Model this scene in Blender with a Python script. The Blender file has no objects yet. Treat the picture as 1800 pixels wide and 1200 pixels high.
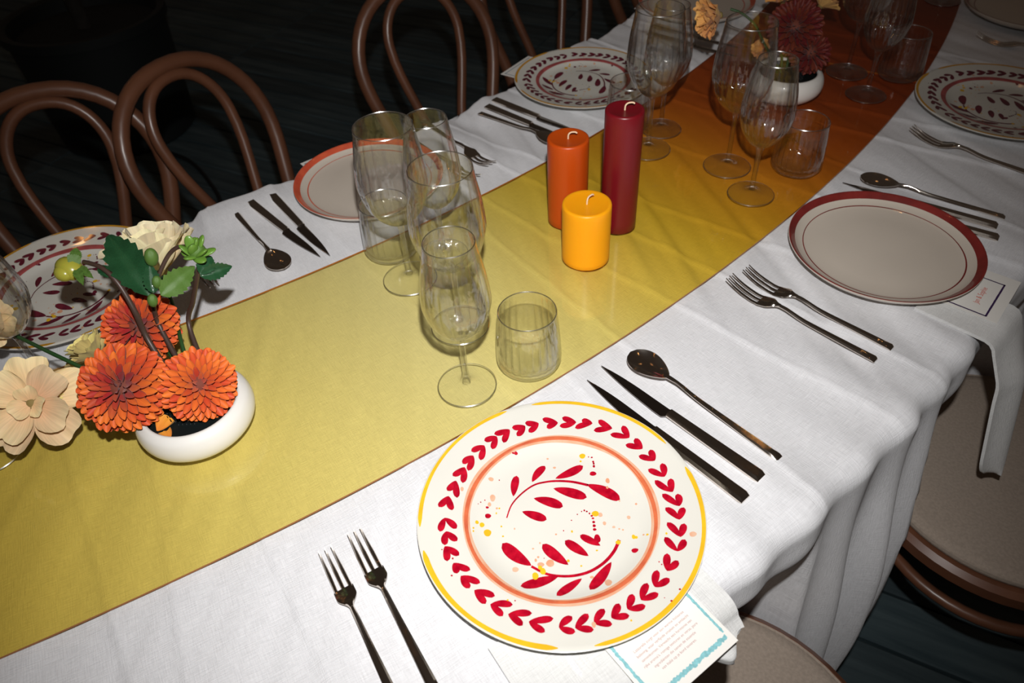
import bpy, bmesh, math, random
import numpy as np
from mathutils import Vector, Matrix, Quaternion

S = bpy.context.scene
COL = S.collection
R = math.radians
TZ = 0.75                      # height of the table top above the floor

# ------------------------------------------------------------------ camera
PITCH, ROLL, FPX, CAMH = R(44.2182), R(-3.73229), 1302.15, 0.6722
_c, _s = math.cos(ROLL), math.sin(ROLL)
_cr = Vector((1, 0, 0)); _cu = Vector((0, math.sin(PITCH), math.cos(PITCH))); _cf = Vector((0, math.cos(PITCH), -math.sin(PITCH)))
cam_r = _cr * _c + _cu * _s
cam_u = _cu * _c - _cr * _s
CAMP = Vector((0, 0, TZ + CAMH))
cd = bpy.data.cameras.new('camera'); cam = bpy.data.objects.new('camera', cd); COL.objects.link(cam)
cd.sensor_width = 36; cd.lens = FPX / 1800 * 36; cd.clip_start = 0.02; cd.clip_end = 60
cd.dof.use_dof = True; cd.dof.focus_distance = 0.85; cd.dof.aperture_fstop = 7
m = Matrix.Identity(4)
for i, v in enumerate((cam_r, cam_u, -_cf)):
    for j in range(3): m[j][i] = v[j]
m.translation = CAMP
cam.matrix_world = m
S.camera = cam

def on(px, py, z=0.0):
    """point at height z above the table top that the photograph shows at pixel px, py"""
    d = _cf + cam_r * ((px - 900) / FPX) + cam_u * (-(py - 600) / FPX)
    t = (CAMH - z) / -d.z
    return Vector((d.x * t, d.y * t, TZ + z))

# ------------------------------------------------------------------ world, lights, exposure
S.view_settings.view_transform = 'Standard'; S.view_settings.look = 'None'
S.view_settings.gamma = 1; S.view_settings.use_curve_mapping = False
S.view_settings.exposure = 0.0
w = bpy.data.worlds.new('night'); S.world = w; w.use_nodes = True
w.node_tree.nodes['Background'].inputs[0].default_value = (0.80, 0.60, 0.46, 1)
w.node_tree.nodes['Background'].inputs[1].default_value = 0.034

def lamp(name, kind, loc, energy, color=(1, 1, 1), **kw):
    d = bpy.data.lights.new(name, kind); d.energy = energy; d.color = color
    for k, v in kw.items(): setattr(d, k, v)
    o = bpy.data.objects.new(name, d); COL.objects.link(o); o.location = loc
    return o
FLASH = Vector((0.02, 0.04, TZ + 0.81))
fl = lamp('camera_flash', 'SPOT', FLASH, 58, (1.0, 0.985, 0.965), spot_size=R(93), spot_blend=1.0, shadow_soft_size=0.012)
tgt = on(850, 540)
fl.rotation_euler = (tgt - FLASH).to_track_quat('-Z', 'Y').to_euler()
for k, (x, y, z) in enumerate([(-1.6, 0.6, 3.0), (-0.5, 1.6, 3.1), (0.7, 0.4, 3.0), (1.4, 2.2, 3.1), (-3.0, 3.4, 3.0), (-2.2, 2.8, 3.1)]):
    lamp('festoon_light', 'POINT', (x, y, z), 0.9, (1.0, 0.45, 0.14), shadow_soft_size=0.02)
S.cycles.transparent_max_bounces = 40
S.cycles.max_bounces = 20
S.cycles.transmission_bounces = 16
S.cycles.glossy_bounces = 6
S.cycles.sample_clamp_indirect = 4

# ------------------------------------------------------------------ helpers
def mk(name, verts, faces, mats=(), smooth=True, sharp=None, midx=None):
    me = bpy.data.meshes.new(name)
    me.from_pydata([tuple(map(float, v)) for v in verts], [], [tuple(map(int, f)) for f in faces])
    for m_ in (mats if isinstance(mats, (list, tuple)) else [mats]): me.materials.append(m_)
    if midx is not None: me.polygons.foreach_set('material_index', np.asarray(midx, dtype=np.int32))
    me.polygons.foreach_set('use_smooth', [smooth] * len(me.polygons))
    me.update()
    if sharp: me.set_sharp_from_angle(angle=R(sharp))
    return me

def thing(name, label, cat, loc=(0, 0, 0), rotz=0.0, group=None, mesh=None, scale=1.0):
    o = bpy.data.objects.new(name, mesh); COL.objects.link(o)
    o.location = loc; o.rotation_euler = (0, 0, rotz); o.scale = (scale,) * 3
    o['label'] = label; o['category'] = cat
    if group: o['group'] = group
    return o

def part(name, mesh, parent, label=None, loc=None, quat=None, scale=None, kind=None):
    o = bpy.data.objects.new(name, mesh); COL.objects.link(o); o.parent = parent
    if label: o['label'] = label
    if kind: o['kind'] = kind
    if loc is not None: o.location = loc
    if quat is not None: o.rotation_mode = 'QUATERNION'; o.rotation_quaternion = quat
    if scale is not None: o.scale = scale if hasattr(scale, '__len__') else (scale,) * 3
    return o

def dup(src, label, loc, rotz=0.0, group=None, scale=None):
    """copy a thing together with its parts and their sub-parts"""
    c = src.copy(); COL.objects.link(c)
    c.location = loc; c.rotation_euler = (0, 0, rotz); c['label'] = label
    if scale is not None: c.scale = (scale,) * 3
    if group: c['group'] = group
    for ch in src.children:
        p = ch.copy(); COL.objects.link(p); p.parent = c
        for g in ch.children:
            q = g.copy(); COL.objects.link(q); q.parent = p
    return c

def grid_faces(nu, nv, close_u=False, close_v=False, off=0):
    F = []
    for i in range(nu if close_u else nu - 1):
        for j in range(nv if close_v else nv - 1):
            a = i * nv + j; b = ((i + 1) % nu) * nv + j
            c = ((i + 1) % nu) * nv + (j + 1) % nv; d = i * nv + (j + 1) % nv
            F.append((off + a, off + b, off + c, off + d))
    return F

def lathe(name, prof, n, mats, rib=None, sharp=40, midx=None):
    """revolve (r, z) points; rib(i_profile, angle) scales the radius. Ends with r=0 become fans."""
    V = []; rows = []
    for k, (r, z) in enumerate(prof):
        if r < 1e-7:
            rows.append([len(V)]); V.append((0, 0, z))
        else:
            row = []
            for a in range(n):
                t = 2 * math.pi * a / n
                rr = r * (rib(k, t) if rib else 1)
                row.append(len(V)); V.append((rr * math.cos(t), rr * math.sin(t), z))
            rows.append(row)
    F = []; MI = []
    for k in range(len(rows) - 1):
        A, B = rows[k], rows[k + 1]
        mi = midx(k) if midx else 0
        for a in range(n):
            b = (a + 1) % n
            if len(A) == 1 and len(B) == 1: continue
            if len(A) == 1: F.append((A[0], B[b], B[a]))
            elif len(B) == 1: F.append((A[a], A[b], B[0]))
            else: F.append((A[a], A[b], B[b], B[a]))
            MI.append(mi)
    return mk(name, V, F, mats, True, sharp, MI)

def tube_data(pts, rad, n=10, cap=True, flat=1.0):
    pts = [Vector(p) for p in pts]; m_ = len(pts)
    rad = rad if hasattr(rad, '__len__') else [rad] * m_
    V = []; F = []
    T = [(pts[min(i + 1, m_ - 1)] - pts[max(i - 1, 0)]).normalized() for i in range(m_)]
    nrm = T[0].orthogonal().normalized()
    for i in range(m_):
        nrm = (nrm - T[i] * nrm.dot(T[i])).normalized()
        bn = T[i].cross(nrm)
        for k in range(n):
            a = 2 * math.pi * k / n
            V.append(pts[i] + (nrm * math.cos(a) + bn * math.sin(a) * flat) * rad[i])
    F = grid_faces(m_, n, False, True)
    F = [f[::-1] for f in F]
    if cap:
        F.append(tuple(range(n))); F.append(tuple(range((m_ - 1) * n, m_ * n))[::-1])
    return V, F

def tube(name, pts, rad, mat, n=10, flat=1.0):
    V, F = tube_data(pts, rad, n, True, flat)
    return mk(name, V, F, mat, True, 50)

def spline(pts, n=8, closed=False):
    """Catmull-Rom through points"""
    P = [Vector(p) for p in pts]; out = []
    m_ = len(P)
    rng = range(m_ if closed else m_ - 1)
    for i in rng:
        if closed: p0, p1, p2, p3 = P[i - 1], P[i], P[(i + 1) % m_], P[(i + 2) % m_]
        else: p0, p1, p2, p3 = P[max(i - 1, 0)], P[i], P[i + 1], P[min(i + 2, m_ - 1)]
        for k in range(n):
            t = k / n
            out.append(0.5 * ((2 * p1) + (p2 - p0) * t + (2 * p0 - 5 * p1 + 4 * p2 - p3) * t * t + (3 * p1 - p0 - 3 * p2 + p3) * t ** 3))
    if not closed: out.append(P[-1])
    return out

def loft(name, secs, mat, bev=0.3, sharp=35):
    """secs: (x, y_centre, half_width, z_centre, half_thickness, bevel_fraction)"""
    V = []
    for x, yc, hw, zc, ht, b in secs:
        hb = hw * (1 - b)
        V += [(x, yc - hw, zc - ht * .5), (x, yc - hb, zc - ht), (x, yc + hb, zc - ht), (x, yc + hw, zc - ht * .5),
              (x, yc + hw, zc + ht * .2), (x, yc + hb, zc + ht), (x, yc - hb, zc + ht), (x, yc - hw, zc + ht * .2)]
    n = 8; F = grid_faces(len(secs), n, False, True)
    F.append(tuple(range(n))[::-1]); F.append(tuple(range((len(secs) - 1) * n, len(secs) * n)))
    me = mk(name, V, F, mat, True, sharp)
    bm = bmesh.new(); bm.from_mesh(me); bmesh.ops.recalc_face_normals(bm, faces=bm.faces); bm.to_mesh(me); bm.free()
    me.set_sharp_from_angle(angle=R(sharp))
    return me

# ------------------------------------------------------------------ materials
def mat(name):
    m_ = bpy.data.materials.new(name); m_.use_nodes = True
    return m_, m_.node_tree.nodes, m_.node_tree.links, m_.node_tree.nodes['Principled BSDF']

def plain(name, col, rough=0.5, metal=0.0, coat=0.0, noise=0.0, scale=30, bump=0.0, spec=0.5, coord='Object', stretch=None, sss=0.0, col2=None):
    m_, N, L, P = mat(name)
    P.inputs['Roughness'].default_value = rough; P.inputs['Metallic'].default_value = metal
    P.inputs['Coat Weight'].default_value = coat; P.inputs['Coat Roughness'].default_value = 0.06
    P.inputs['Specular IOR Level'].default_value = spec
    P.inputs['Base Color'].default_value = (*col, 1)
    if sss:
        P.inputs['Subsurface Weight'].default_value = sss; P.inputs['Subsurface Scale'].default_value = 0.01
        P.inputs['Subsurface Radius'].default_value = (1.0, 0.35, 0.12)
    if noise or bump:
        tc = N.new('ShaderNodeTexCoord'); mp = N.new('ShaderNodeMapping'); L.new(tc.outputs[coord], mp.inputs[0])
        if stretch: mp.inputs['Scale'].default_value = stretch
        nz = N.new('ShaderNodeTexNoise'); nz.inputs['Scale'].default_value = scale; nz.inputs['Detail'].default_value = 6
        L.new(mp.outputs[0], nz.inputs['Vector'])
        if noise:
            mx = N.new('ShaderNodeMixRGB'); c2 = col2 or tuple(c * (1 - noise) for c in col)
            mx.inputs[1].default_value = (*col, 1); mx.inputs[2].default_value = (*c2, 1)
            rp = N.new('ShaderNodeValToRGB'); rp.color_ramp.elements[0].position = .35; rp.color_ramp.elements[1].position = .65
            L.new(nz.outputs[0], rp.inputs[0]); L.new(rp.outputs[0], mx.inputs[0]); L.new(mx.outputs[0], P.inputs['Base Color'])
        if bump:
            b = N.new('ShaderNodeBump'); b.inputs['Strength'].default_value = bump; b.inputs['Distance'].default_value = 0.001
            L.new(nz.outputs[0], b.inputs['Height']); L.new(b.outputs[0], P.inputs['Normal'])
    return m_

def linen(name, col):
    """woven linen: two crossing thread waves on the cloth's own UV (metres), slubs and fine bump"""
    m_, N, L, P = mat(name)
    P.inputs['Roughness'].default_value = 0.9; P.inputs['Specular IOR Level'].default_value = 0.15
    P.inputs['Sheen Weight'].default_value = 0.15
    tc = N.new('ShaderNodeTexCoord')
    hs = []
    for k, (sc, st) in enumerate([((900, 60, 1), 1), ((60, 900, 1), 1), ((2600, 2600, 1), 1)]):
        mp = N.new('ShaderNodeMapping'); mp.inputs['Scale'].default_value = sc
        L.new(tc.outputs['UV'], mp.inputs[0])
        nz = N.new('ShaderNodeTexNoise'); nz.inputs['Scale'].default_value = 1; nz.inputs['Detail'].default_value = 2
        L.new(mp.outputs[0], nz.inputs['Vector']); hs.append(nz.outputs[0])
    ad = N.new('ShaderNodeMath'); ad.operation = 'ADD'; L.new(hs[0], ad.inputs[0]); L.new(hs[1], ad.inputs[1])
    a2 = N.new('ShaderNodeMath'); a2.operation = 'MULTIPLY_ADD'; L.new(hs[2], a2.inputs[0]); a2.inputs[1].default_value = 0.7; L.new(ad.outputs[0], a2.inputs[2])
    rp = N.new('ShaderNodeMapRange'); rp.inputs[1].default_value = 0.9; rp.inputs[2].default_value = 1.9; rp.inputs[3].default_value = 0.74; rp.inputs[4].default_value = 1.0
    L.new(a2.outputs[0], rp.inputs[0])
    mx = N.new('ShaderNodeMixRGB'); mx.blend_type = 'MULTIPLY'; mx.inputs[0].default_value = 1; mx.inputs[1].default_value = (*col, 1)
    L.new(rp.outputs[0], mx.inputs[2]); L.new(mx.outputs[0], P.inputs['Base Color'])
    b = N.new('ShaderNodeBump'); b.inputs['Strength'].default_value = 0.8; b.inputs['Distance'].default_value = 0.0006
    L.new(a2.outputs[0], b.inputs['Height']); L.new(b.outputs[0], P.inputs['Normal'])
    return m_

def wood(name, c1, c2, rough=0.35, coat=0.4, scale=(6, 6, 60), bump=0.05, rand=0.0):
    m_, N, L, P = mat(name)
    P.inputs['Roughness'].default_value = rough; P.inputs['Coat Weight'].default_value = coat; P.inputs['Coat Roughness'].default_value = .25
    tc = N.new('ShaderNodeTexCoord'); mp = N.new('ShaderNodeMapping'); mp.inputs['Scale'].default_value = scale
    L.new(tc.outputs['Object'], mp.inputs[0])
    nz = N.new('ShaderNodeTexNoise'); nz.inputs['Scale'].default_value = 1; nz.inputs['Detail'].default_value = 8; nz.inputs['Distortion'].default_value = .4
    L.new(mp.outputs[0], nz.inputs['Vector'])
    rp = N.new('ShaderNodeValToRGB'); rp.color_ramp.elements[0].position = .3; rp.color_ramp.elements[1].position = .7
    rp.color_ramp.elements[0].color = (*c1, 1); rp.color_ramp.elements[1].color = (*c2, 1)
    L.new(nz.outputs[0], rp.inputs[0]); out = rp.outputs[0]
    if rand:
        oi = N.new('ShaderNodeObjectInfo'); mr = N.new('ShaderNodeMapRange'); mr.inputs[3].default_value = 1 - rand; mr.inputs[4].default_value = 1 + rand
        L.new(oi.outputs['Random'], mr.inputs[0])
        mx = N.new('ShaderNodeMixRGB'); mx.blend_type = 'MULTIPLY'; mx.inputs[0].default_value = 1
        L.new(out, mx.inputs[1]); L.new(mr.outputs[0], mx.inputs[2]); out = mx.outputs[0]
    L.new(out, P.inputs['Base Color'])
    b = N.new('ShaderNodeBump'); b.inputs['Strength'].default_value = bump; b.inputs['Distance'].default_value = .002
    L.new(nz.outputs[0], b.inputs['Height']); L.new(b.outputs[0], P.inputs['Normal'])
    return m_

def schlick(N, L, f0, power=5):
    """reflectance of a clear surface, the same from both sides"""
    lw = N.new('ShaderNodeLayerWeight'); lw.inputs[0].default_value = 0.5
    pw = N.new('ShaderNodeMath'); pw.operation = 'POWER'; pw.inputs[1].default_value = power; L.new(lw.outputs['Facing'], pw.inputs[0])
    ma = N.new('ShaderNodeMath'); ma.operation = 'MULTIPLY_ADD'; ma.inputs[1].default_value = 1 - f0; ma.inputs[2].default_value = f0; L.new(pw.outputs[0], ma.inputs[0])
    return lw.outputs['Facing'], ma.outputs[0]
def glass(name, lo=0.02, hi=0.62, ior=1.42, gr=0.03, f0=0.07, wavy=.55, tint=(0.998, 1.0, 0.998)):
    """clear thin glass: looked at squarely it lets light straight through, towards its edges it bends more and more of it"""
    m_, N, L, P = mat(name); N.remove(P); out = N['Material Output']
    tr = N.new('ShaderNodeBsdfTransparent'); tr.inputs[0].default_value = (*tint, 1)
    gl = N.new('ShaderNodeBsdfGlass'); gl.inputs['IOR'].default_value = ior; gl.inputs['Roughness'].default_value = 0.0; gl.inputs[0].default_value = (1, 1, 1, 1)
    fc, sf = schlick(N, L, f0, 3.6)
    mr = N.new('ShaderNodeMapRange'); mr.inputs[1].default_value = 0.38; mr.inputs[2].default_value = 0.85; mr.inputs[3].default_value = lo; mr.inputs[4].default_value = hi
    L.new(fc, mr.inputs[0])
    mx = N.new('ShaderNodeMixShader'); L.new(mr.outputs[0], mx.inputs[0]); L.new(tr.outputs[0], mx.inputs[1]); L.new(gl.outputs[0], mx.inputs[2])
    gs = N.new('ShaderNodeBsdfGlossy'); gs.inputs['Roughness'].default_value = gr
    m2 = N.new('ShaderNodeMixShader'); L.new(sf, m2.inputs[0]); L.new(mx.outputs[0], m2.inputs[1]); L.new(gs.outputs[0], m2.inputs[2])
    if wavy:
        tc = N.new('ShaderNodeTexCoord'); mp = N.new('ShaderNodeMapping'); mp.inputs['Scale'].default_value = (1, 1, .45); L.new(tc.outputs['Object'], mp.inputs[0])
        nz = N.new('ShaderNodeTexNoise'); nz.inputs['Scale'].default_value = 190; nz.inputs['Detail'].default_value = 1; L.new(mp.outputs[0], nz.inputs['Vector'])
        b = N.new('ShaderNodeBump'); b.inputs['Strength'].default_value = wavy; b.inputs['Distance'].default_value = .0012
        L.new(nz.outputs[0], b.inputs['Height']); L.new(b.outputs[0], gs.inputs['Normal']); L.new(b.outputs[0], gl.inputs['Normal'])
    L.new(m2.outputs[0], out.inputs[0])
    return m_

def petal_mat(name, front, back, tipcol, rough=0.55, sss=0.0):
    """petal: face and back differ in colour, base to tip gradient along UV.y, each petal a little different"""
    m_, N, L, P = mat(name)
    P.inputs['Roughness'].default_value = rough; P.inputs['Specular IOR Level'].default_value = 0.3
    P.inputs['Sheen Weight'].default_value = 0.1
    tc = N.new('ShaderNodeTexCoord'); sp = N.new('ShaderNodeSeparateXYZ'); L.new(tc.outputs['UV'], sp.inputs[0])
    g = N.new('ShaderNodeMixRGB'); g.inputs[1].default_value = (*tipcol, 1); g.inputs[2].default_value = (*front, 1)
    L.new(sp.outputs['Y'], g.inputs[0])
    mp = N.new('ShaderNodeMapping'); mp.inputs['Scale'].default_value = (14, 1.0, 1); L.new(tc.outputs['UV'], mp.inputs[0])
    nz = N.new('ShaderNodeTexNoise'); nz.inputs['Scale'].default_value = 1.6; L.new(mp.outputs[0], nz.inputs['Vector'])
    vv = N.new('ShaderNodeMapRange'); vv.inputs[1].default_value = .35; vv.inputs[2].default_value = .65; vv.inputs[3].default_value = .88; vv.inputs[4].default_value = 1.05
    L.new(nz.outputs[0], vv.inputs[0])
    geo = N.new('ShaderNodeNewGeometry')
    fb = N.new('ShaderNodeMixRGB'); L.new(geo.outputs['Backfacing'], fb.inputs[0]); L.new(g.outputs[0], fb.inputs[1]); fb.inputs[2].default_value = (*back, 1)
    mu = N.new('ShaderNodeMixRGB'); mu.blend_type = 'MULTIPLY'; mu.inputs[0].default_value = 1; L.new(fb.outputs[0], mu.inputs[1]); L.new(vv.outputs[0], mu.inputs[2])
    oi = N.new('ShaderNodeObjectInfo'); hs = N.new('ShaderNodeHueSaturation')
    m1 = N.new('ShaderNodeMapRange'); m1.inputs[3].default_value = 0.49; m1.inputs[4].default_value = 0.512; L.new(oi.outputs['Random'], m1.inputs[0])
    m2 = N.new('ShaderNodeMapRange'); m2.inputs[3].default_value = 0.85; m2.inputs[4].default_value = 1.12; L.new(oi.outputs['Random'], m2.inputs[0])
    L.new(m1.outputs[0], hs.inputs['Hue']); L.new(m2.outputs[0], hs.inputs['Value']); L.new(mu.outputs[0], hs.inputs['Color'])
    L.new(hs.outputs[0], P.inputs['Base Color'])
    if sss:
        P.inputs['Subsurface Weight'].default_value = sss; P.inputs['Subsurface Scale'].default_value = 0.004
    return m_

M = {}
M['linen'] = linen('white_linen', (0.80, 0.80, 0.825))
M['napkin'] = linen('napkin_linen', (0.78, 0.78, 0.77))
M['bentwood'] = wood('varnished_beech', (0.105, 0.040, 0.020), (0.145, 0.056, 0.028), rough=.38, coat=.25, scale=(14, 14, 14))
M['seat_cloth'] = plain('beige_upholstery', (0.33, 0.27, 0.22), .9, noise=.15, scale=260, bump=.35, spec=.15)
M['plank'] = wood('weathered_deck', (0.018, 0.036, 0.044), (0.070, 0.100, 0.108), rough=.75, coat=0, scale=(3.0, 34, 20), bump=.6, rand=.3)
M['joist'] = plain('dark_ground', (0.006, 0.008, 0.009), .95)
M['deck_gap'] = M['joist']
M['porcelain'] = plain('glazed_stoneware', (0.66, 0.645, 0.585), .22, coat=.7, noise=.03, scale=12)
M['porcelain_beige'] = plain('glazed_cream_stoneware', (0.61, 0.54, 0.46), .3, coat=.6, noise=.05, scale=9)
M['paint_red'] = plain('crimson_paint', (0.50, 0.004, 0.022), .25, coat=.6, noise=.45, scale=120, col2=(0.33, 0.0, 0.012))
M['paint_orange'] = plain('orange_paint', (0.62, 0.15, 0.06), .25, coat=.6, noise=.3, scale=60, col2=(0.50, 0.10, 0.045))
M['paint_orange_wash'] = plain('pale_orange_wash', (0.66, 0.30, 0.17), .25, coat=.6, noise=.2, scale=50, col2=(0.66, 0.42, 0.29))
M['paint_yellow'] = plain('yellow_paint', (0.80, 0.47, 0.02), .25, coat=.6, noise=.15, scale=60)
M['paint_coral'] = plain('coral_paint', (0.66, 0.12, 0.05), .28, coat=.6, noise=.25, scale=30, col2=(0.5, 0.07, 0.035))
M['paint_wine'] = plain('wine_red_paint', (0.24, 0.026, 0.022), .28, coat=.6, noise=.25, scale=30, col2=(0.15, 0.017, 0.015))
M['paint_plum'] = plain('plum_paint', (0.15, 0.010, 0.028), .25, coat=.6, noise=.4, scale=90, col2=(0.09, 0.006, 0.02))
M['paint_rose'] = plain('rose_paint', (0.42, 0.085, 0.085), .25, coat=.6, noise=.3, scale=50)
M['paint_ochre'] = plain('ochre_paint', (0.62, 0.30, 0.02), .25, coat=.6, noise=.15, scale=60)
M['steel'] = plain('polished_steel', (0.74, 0.67, 0.60), .13, metal=1, bump=.03, scale=500)
M['steel_blade'] = plain('mirror_blade_steel', (0.42, 0.38, 0.36), .07, metal=1)
M['glass'] = glass('ribbed_clear_glass')
M['glass_solid'] = glass('solid_clear_glass', lo=0.10, hi=0.98, ior=1.4)
M['glass_foot'] = glass('flat_clear_glass', lo=0.0, hi=0.9, ior=1.2, f0=.03, wavy=.1)
M['glass_rim'] = glass('polished_glass_rim', lo=0.2, hi=0.6, ior=1.3, gr=.22, f0=.34, wavy=0)
M['wax_yellow'] = plain('yellow_wax', (0.90, 0.36, 0.004), .38, sss=.35, spec=.4)
M['wax_orange'] = plain('burnt_orange_wax', (0.48, 0.062, 0.003), .38, sss=.3, spec=.4)
M['wax_red'] = plain('dark_red_wax', (0.155, 0.004, 0.009), .36, sss=.25, spec=.45)
M['wick'] = plain('cotton_wick', (0.75, 0.55, 0.36), .9)
M['bowl'] = plain('white_ceramic', (0.76, 0.74, 0.70), .35, coat=.3)
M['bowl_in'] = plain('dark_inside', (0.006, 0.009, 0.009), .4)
M['card'] = plain('white_card', (0.74, 0.72, 0.68), .7)
M['ink_teal'] = plain('teal_paint', (0.23, 0.52, 0.56), .7, noise=.25, scale=400)
M['ink_purple'] = plain('purple_paint', (0.035, 0.012, 0.07), .6)
M['ink_red'] = plain('red_ink', (0.60, 0.10, 0.06), .7)
M['ink_rose'] = plain('rose_ink', (0.40, 0.22, 0.21), .7)
M['ink_blue'] = plain('slate_blue_ink', (0.10, 0.18, 0.26), .7)
M['leaf'] = plain('dark_green_leaf', (0.018, 0.085, 0.030), .42, coat=.15, noise=.5, scale=90, bump=.3)
M['leaf_light'] = plain('light_green_leaf', (0.10, 0.20, 0.035), .45, noise=.4, scale=90, bump=.3)
M['bud'] = plain('yellow_green_bud', (0.28, 0.36, 0.03), .28, coat=.3, noise=.5, scale=40, col2=(0.42, 0.30, 0.05))
M['stem_green'] = plain('green_stem', (0.018, 0.065, 0.015), .5)
M['stem_dark'] = plain('purple_brown_stem', (0.055, 0.030, 0.022), .45)
M['dahlia'] = petal_mat('orange_dahlia_petal', (0.62, 0.085, 0.018), (0.26, 0.035, 0.028), (0.74, 0.15, 0.022))
M['dahlia_mid'] = petal_mat('red_dahlia_petal', (0.42, 0.035, 0.022), (0.20, 0.02, 0.025), (0.58, 0.09, 0.022))
M['dahlia_deep'] = petal_mat('deep_red_dahlia_petal', (0.12, 0.012, 0.008), (0.06, 0.005, 0.006), (0.17, 0.022, 0.010))
M['cream'] = petal_mat('cream_petal', (0.80, 0.62, 0.36), (0.78, 0.60, 0.36), (0.72, 0.42, 0.24), rough=.6, sss=.15)
M['ivory'] = petal_mat('ivory_petal', (0.86, 0.76, 0.50), (0.84, 0.74, 0.48), (0.80, 0.62, 0.34), rough=.6, sss=.15)
M['peach'] = petal_mat('peach_petal', (0.80, 0.40, 0.12), (0.75, 0.40, 0.14), (0.75, 0.35, 0.10), rough=.6)
M['butter'] = petal_mat('butter_yellow_petal', (0.74, 0.60, 0.20), (0.66, 0.54, 0.20), (0.60, 0.48, 0.18), rough=.6)
M['planter'] = plain('black_planter', (0.004, 0.007, 0.007), .7)
M['bark'] = plain('bark', (0.03, 0.026, 0.022), .9, noise=.4, scale=40, bump=.6)
M['soil'] = plain('dark_soil', (0.004, 0.005, 0.004), .95, bump=.8, scale=90)
M['rubber'] = plain('black_rubber', (0.004, 0.005, 0.006), .5)

# ------------------------------------------------------------------ geometry of the curved table
CX, CY = -1.91322, 3.48074
R_FAR, R_NEAR = 2.832, 3.782
RUN_IN, RUN_OUT = 3.0872, 3.4735
A0, A1 = -84.0, -13.0
def pol(r, a, z=0.0):
    return Vector((CX + r * math.cos(R(a)), CY + r * math.sin(R(a)), TZ + z))

SEATS = [((0.735, 0.631), 0.195, -43.5), ((0.199, 0.253), 0.203, -50.0)]   # near-side chairs: seat centre, radius, back direction

# ---- floor of deck boards
def floor_deck():
    base = thing('floor', 'dark ground under the deck boards', 'floor', (0, 0, 0))
    del base['label'], base['category']
    base.data = None
    COL.objects.unlink(base); bpy.data.objects.remove(base)
    Vb = [(-7, -3, -.045), (8, -3, -.045), (8, 9, -.045), (-7, 9, -.045), (-7, -3, -.09), (8, -3, -.09), (8, 9, -.09), (-7, 9, -.09)]
    Fb = [(0, 1, 2, 3), (7, 6, 5, 4), (0, 4, 5, 1), (1, 5, 6, 2), (2, 6, 7, 3), (3, 7, 4, 0)]
    fo = bpy.data.objects.new('floor', mk('floor', Vb, Fb, M['joist'], False)); COL.objects.link(fo); fo['kind'] = 'structure'
    wd, gp, ln = 0.118, 0.006, 1.30
    def board(l, w_, t=.028, b=.003):
        x, y = l / 2, w_ / 2
        V = [(-x, -y, -t), (x, -y, -t), (x, y, -t), (-x, y, -t), (-x, -y, -b), (x, -y, -b), (x, y, -b), (-x, y, -b),
             (-x + b, -y + b, 0), (x - b, -y + b, 0), (x - b, y - b, 0), (-x + b, y - b, 0)]
        F = [(3, 2, 1, 0), (0, 1, 5, 4), (1, 2, 6, 5), (2, 3, 7, 6), (3, 0, 4, 7), (4, 5, 9, 8), (5, 6, 10, 9), (6, 7, 11, 10), (7, 4, 8, 11), (8, 9, 10, 11)]
        return V, F
    V, F = board(ln - gp, wd - gp)
    me = mk('plank', V, F, M['plank'], False)
    ang = R(-29.5); ca, sa = math.cos(ang), math.sin(ang)
    cells = []
    for i in range(-30, 78):
        for j in range(-6, 7):
            u = (j + .35) * ln; v = i * wd + 0.055
            x, y = u * ca - v * sa, u * sa + v * ca
            if not (-6 < x < 7 and -2.4 < y < 8.4): continue
            P = Vector((x, y, 0)) - CAMP; zc = P.dot(_cf)
            vis = False
            for du in (-.6, -.3, 0, .3, .6):
                Q = Vector((x + du * ca, y + du * sa, 0)) - CAMP; zc = Q.dot(_cf)
                if zc > .1 and abs(Q.dot(cam_r) / zc) < .72 and abs(Q.dot(cam_u) / zc) < .49: vis = True
            hid = math.hypot(x - CX, y - CY)
            cells.append((0 if vis else 1, P.length, x, y))
    cells.sort()
    VV = []; FF = []
    for k, (nv, d, x, y) in enumerate(cells):
        if not nv and k < 290:
            o = part('plank', me, fo, loc=(x, y, random.uniform(-.0015, .0015)))
            o.rotation_euler = (0, 0, ang)
        else:
            off = len(VV)
            VV += [(x + a * ca - b * sa, y + a * sa + b * ca, c) for a, b, c in V]; FF += [tuple(off + q for q in f) for f in F]
    if VV:
        part('distant_planks', mk('distant_planks', VV, FF, M['plank'], False), fo, kind='stuff')
random.seed(4)
floor_deck()

# ---- the table under the cloth
tb = thing('dining_table', 'long curved dining table hidden under the white cloth', 'table', (0, 0, 0))
def slab(name, r0, r1, a0, a1, z0, z1, n, mat_, bev=0.0, uvs=False):
    V = []
    for k in range(n + 1):
        a = a0 + (a1 - a0) * k / n
        for r, z in ((r0, z0), (r1, z0), (r1, z1 - bev), (r1 - bev, z1), (r0 + bev, z1), (r0, z1 - bev)):
            V.append(tuple(pol(r, a, z)))
    F = grid_faces(n + 1, 6, False, True)
    F.append(tuple(range(6))); F.append(tuple(range(n * 6, n * 6 + 6))[::-1])
    me = mk(name, V, F, mat_, True, 30)
    bm = bmesh.new(); bm.from_mesh(me); bmesh.ops.recalc_face_normals(bm, faces=bm.faces); bm.to_mesh(me); bm.free()
    me.set_sharp_from_angle(angle=R(30))
    return me
M['table_wood'] = wood('table_wood', (.12, .07, .04), (.2, .12, .07))
part('tabletop', slab('tabletop', R_FAR + .012, R_NEAR - .03, A0 + .5, A1 - .5, -.050, -.024, 60, M['table_wood'], .003), tb)
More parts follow.
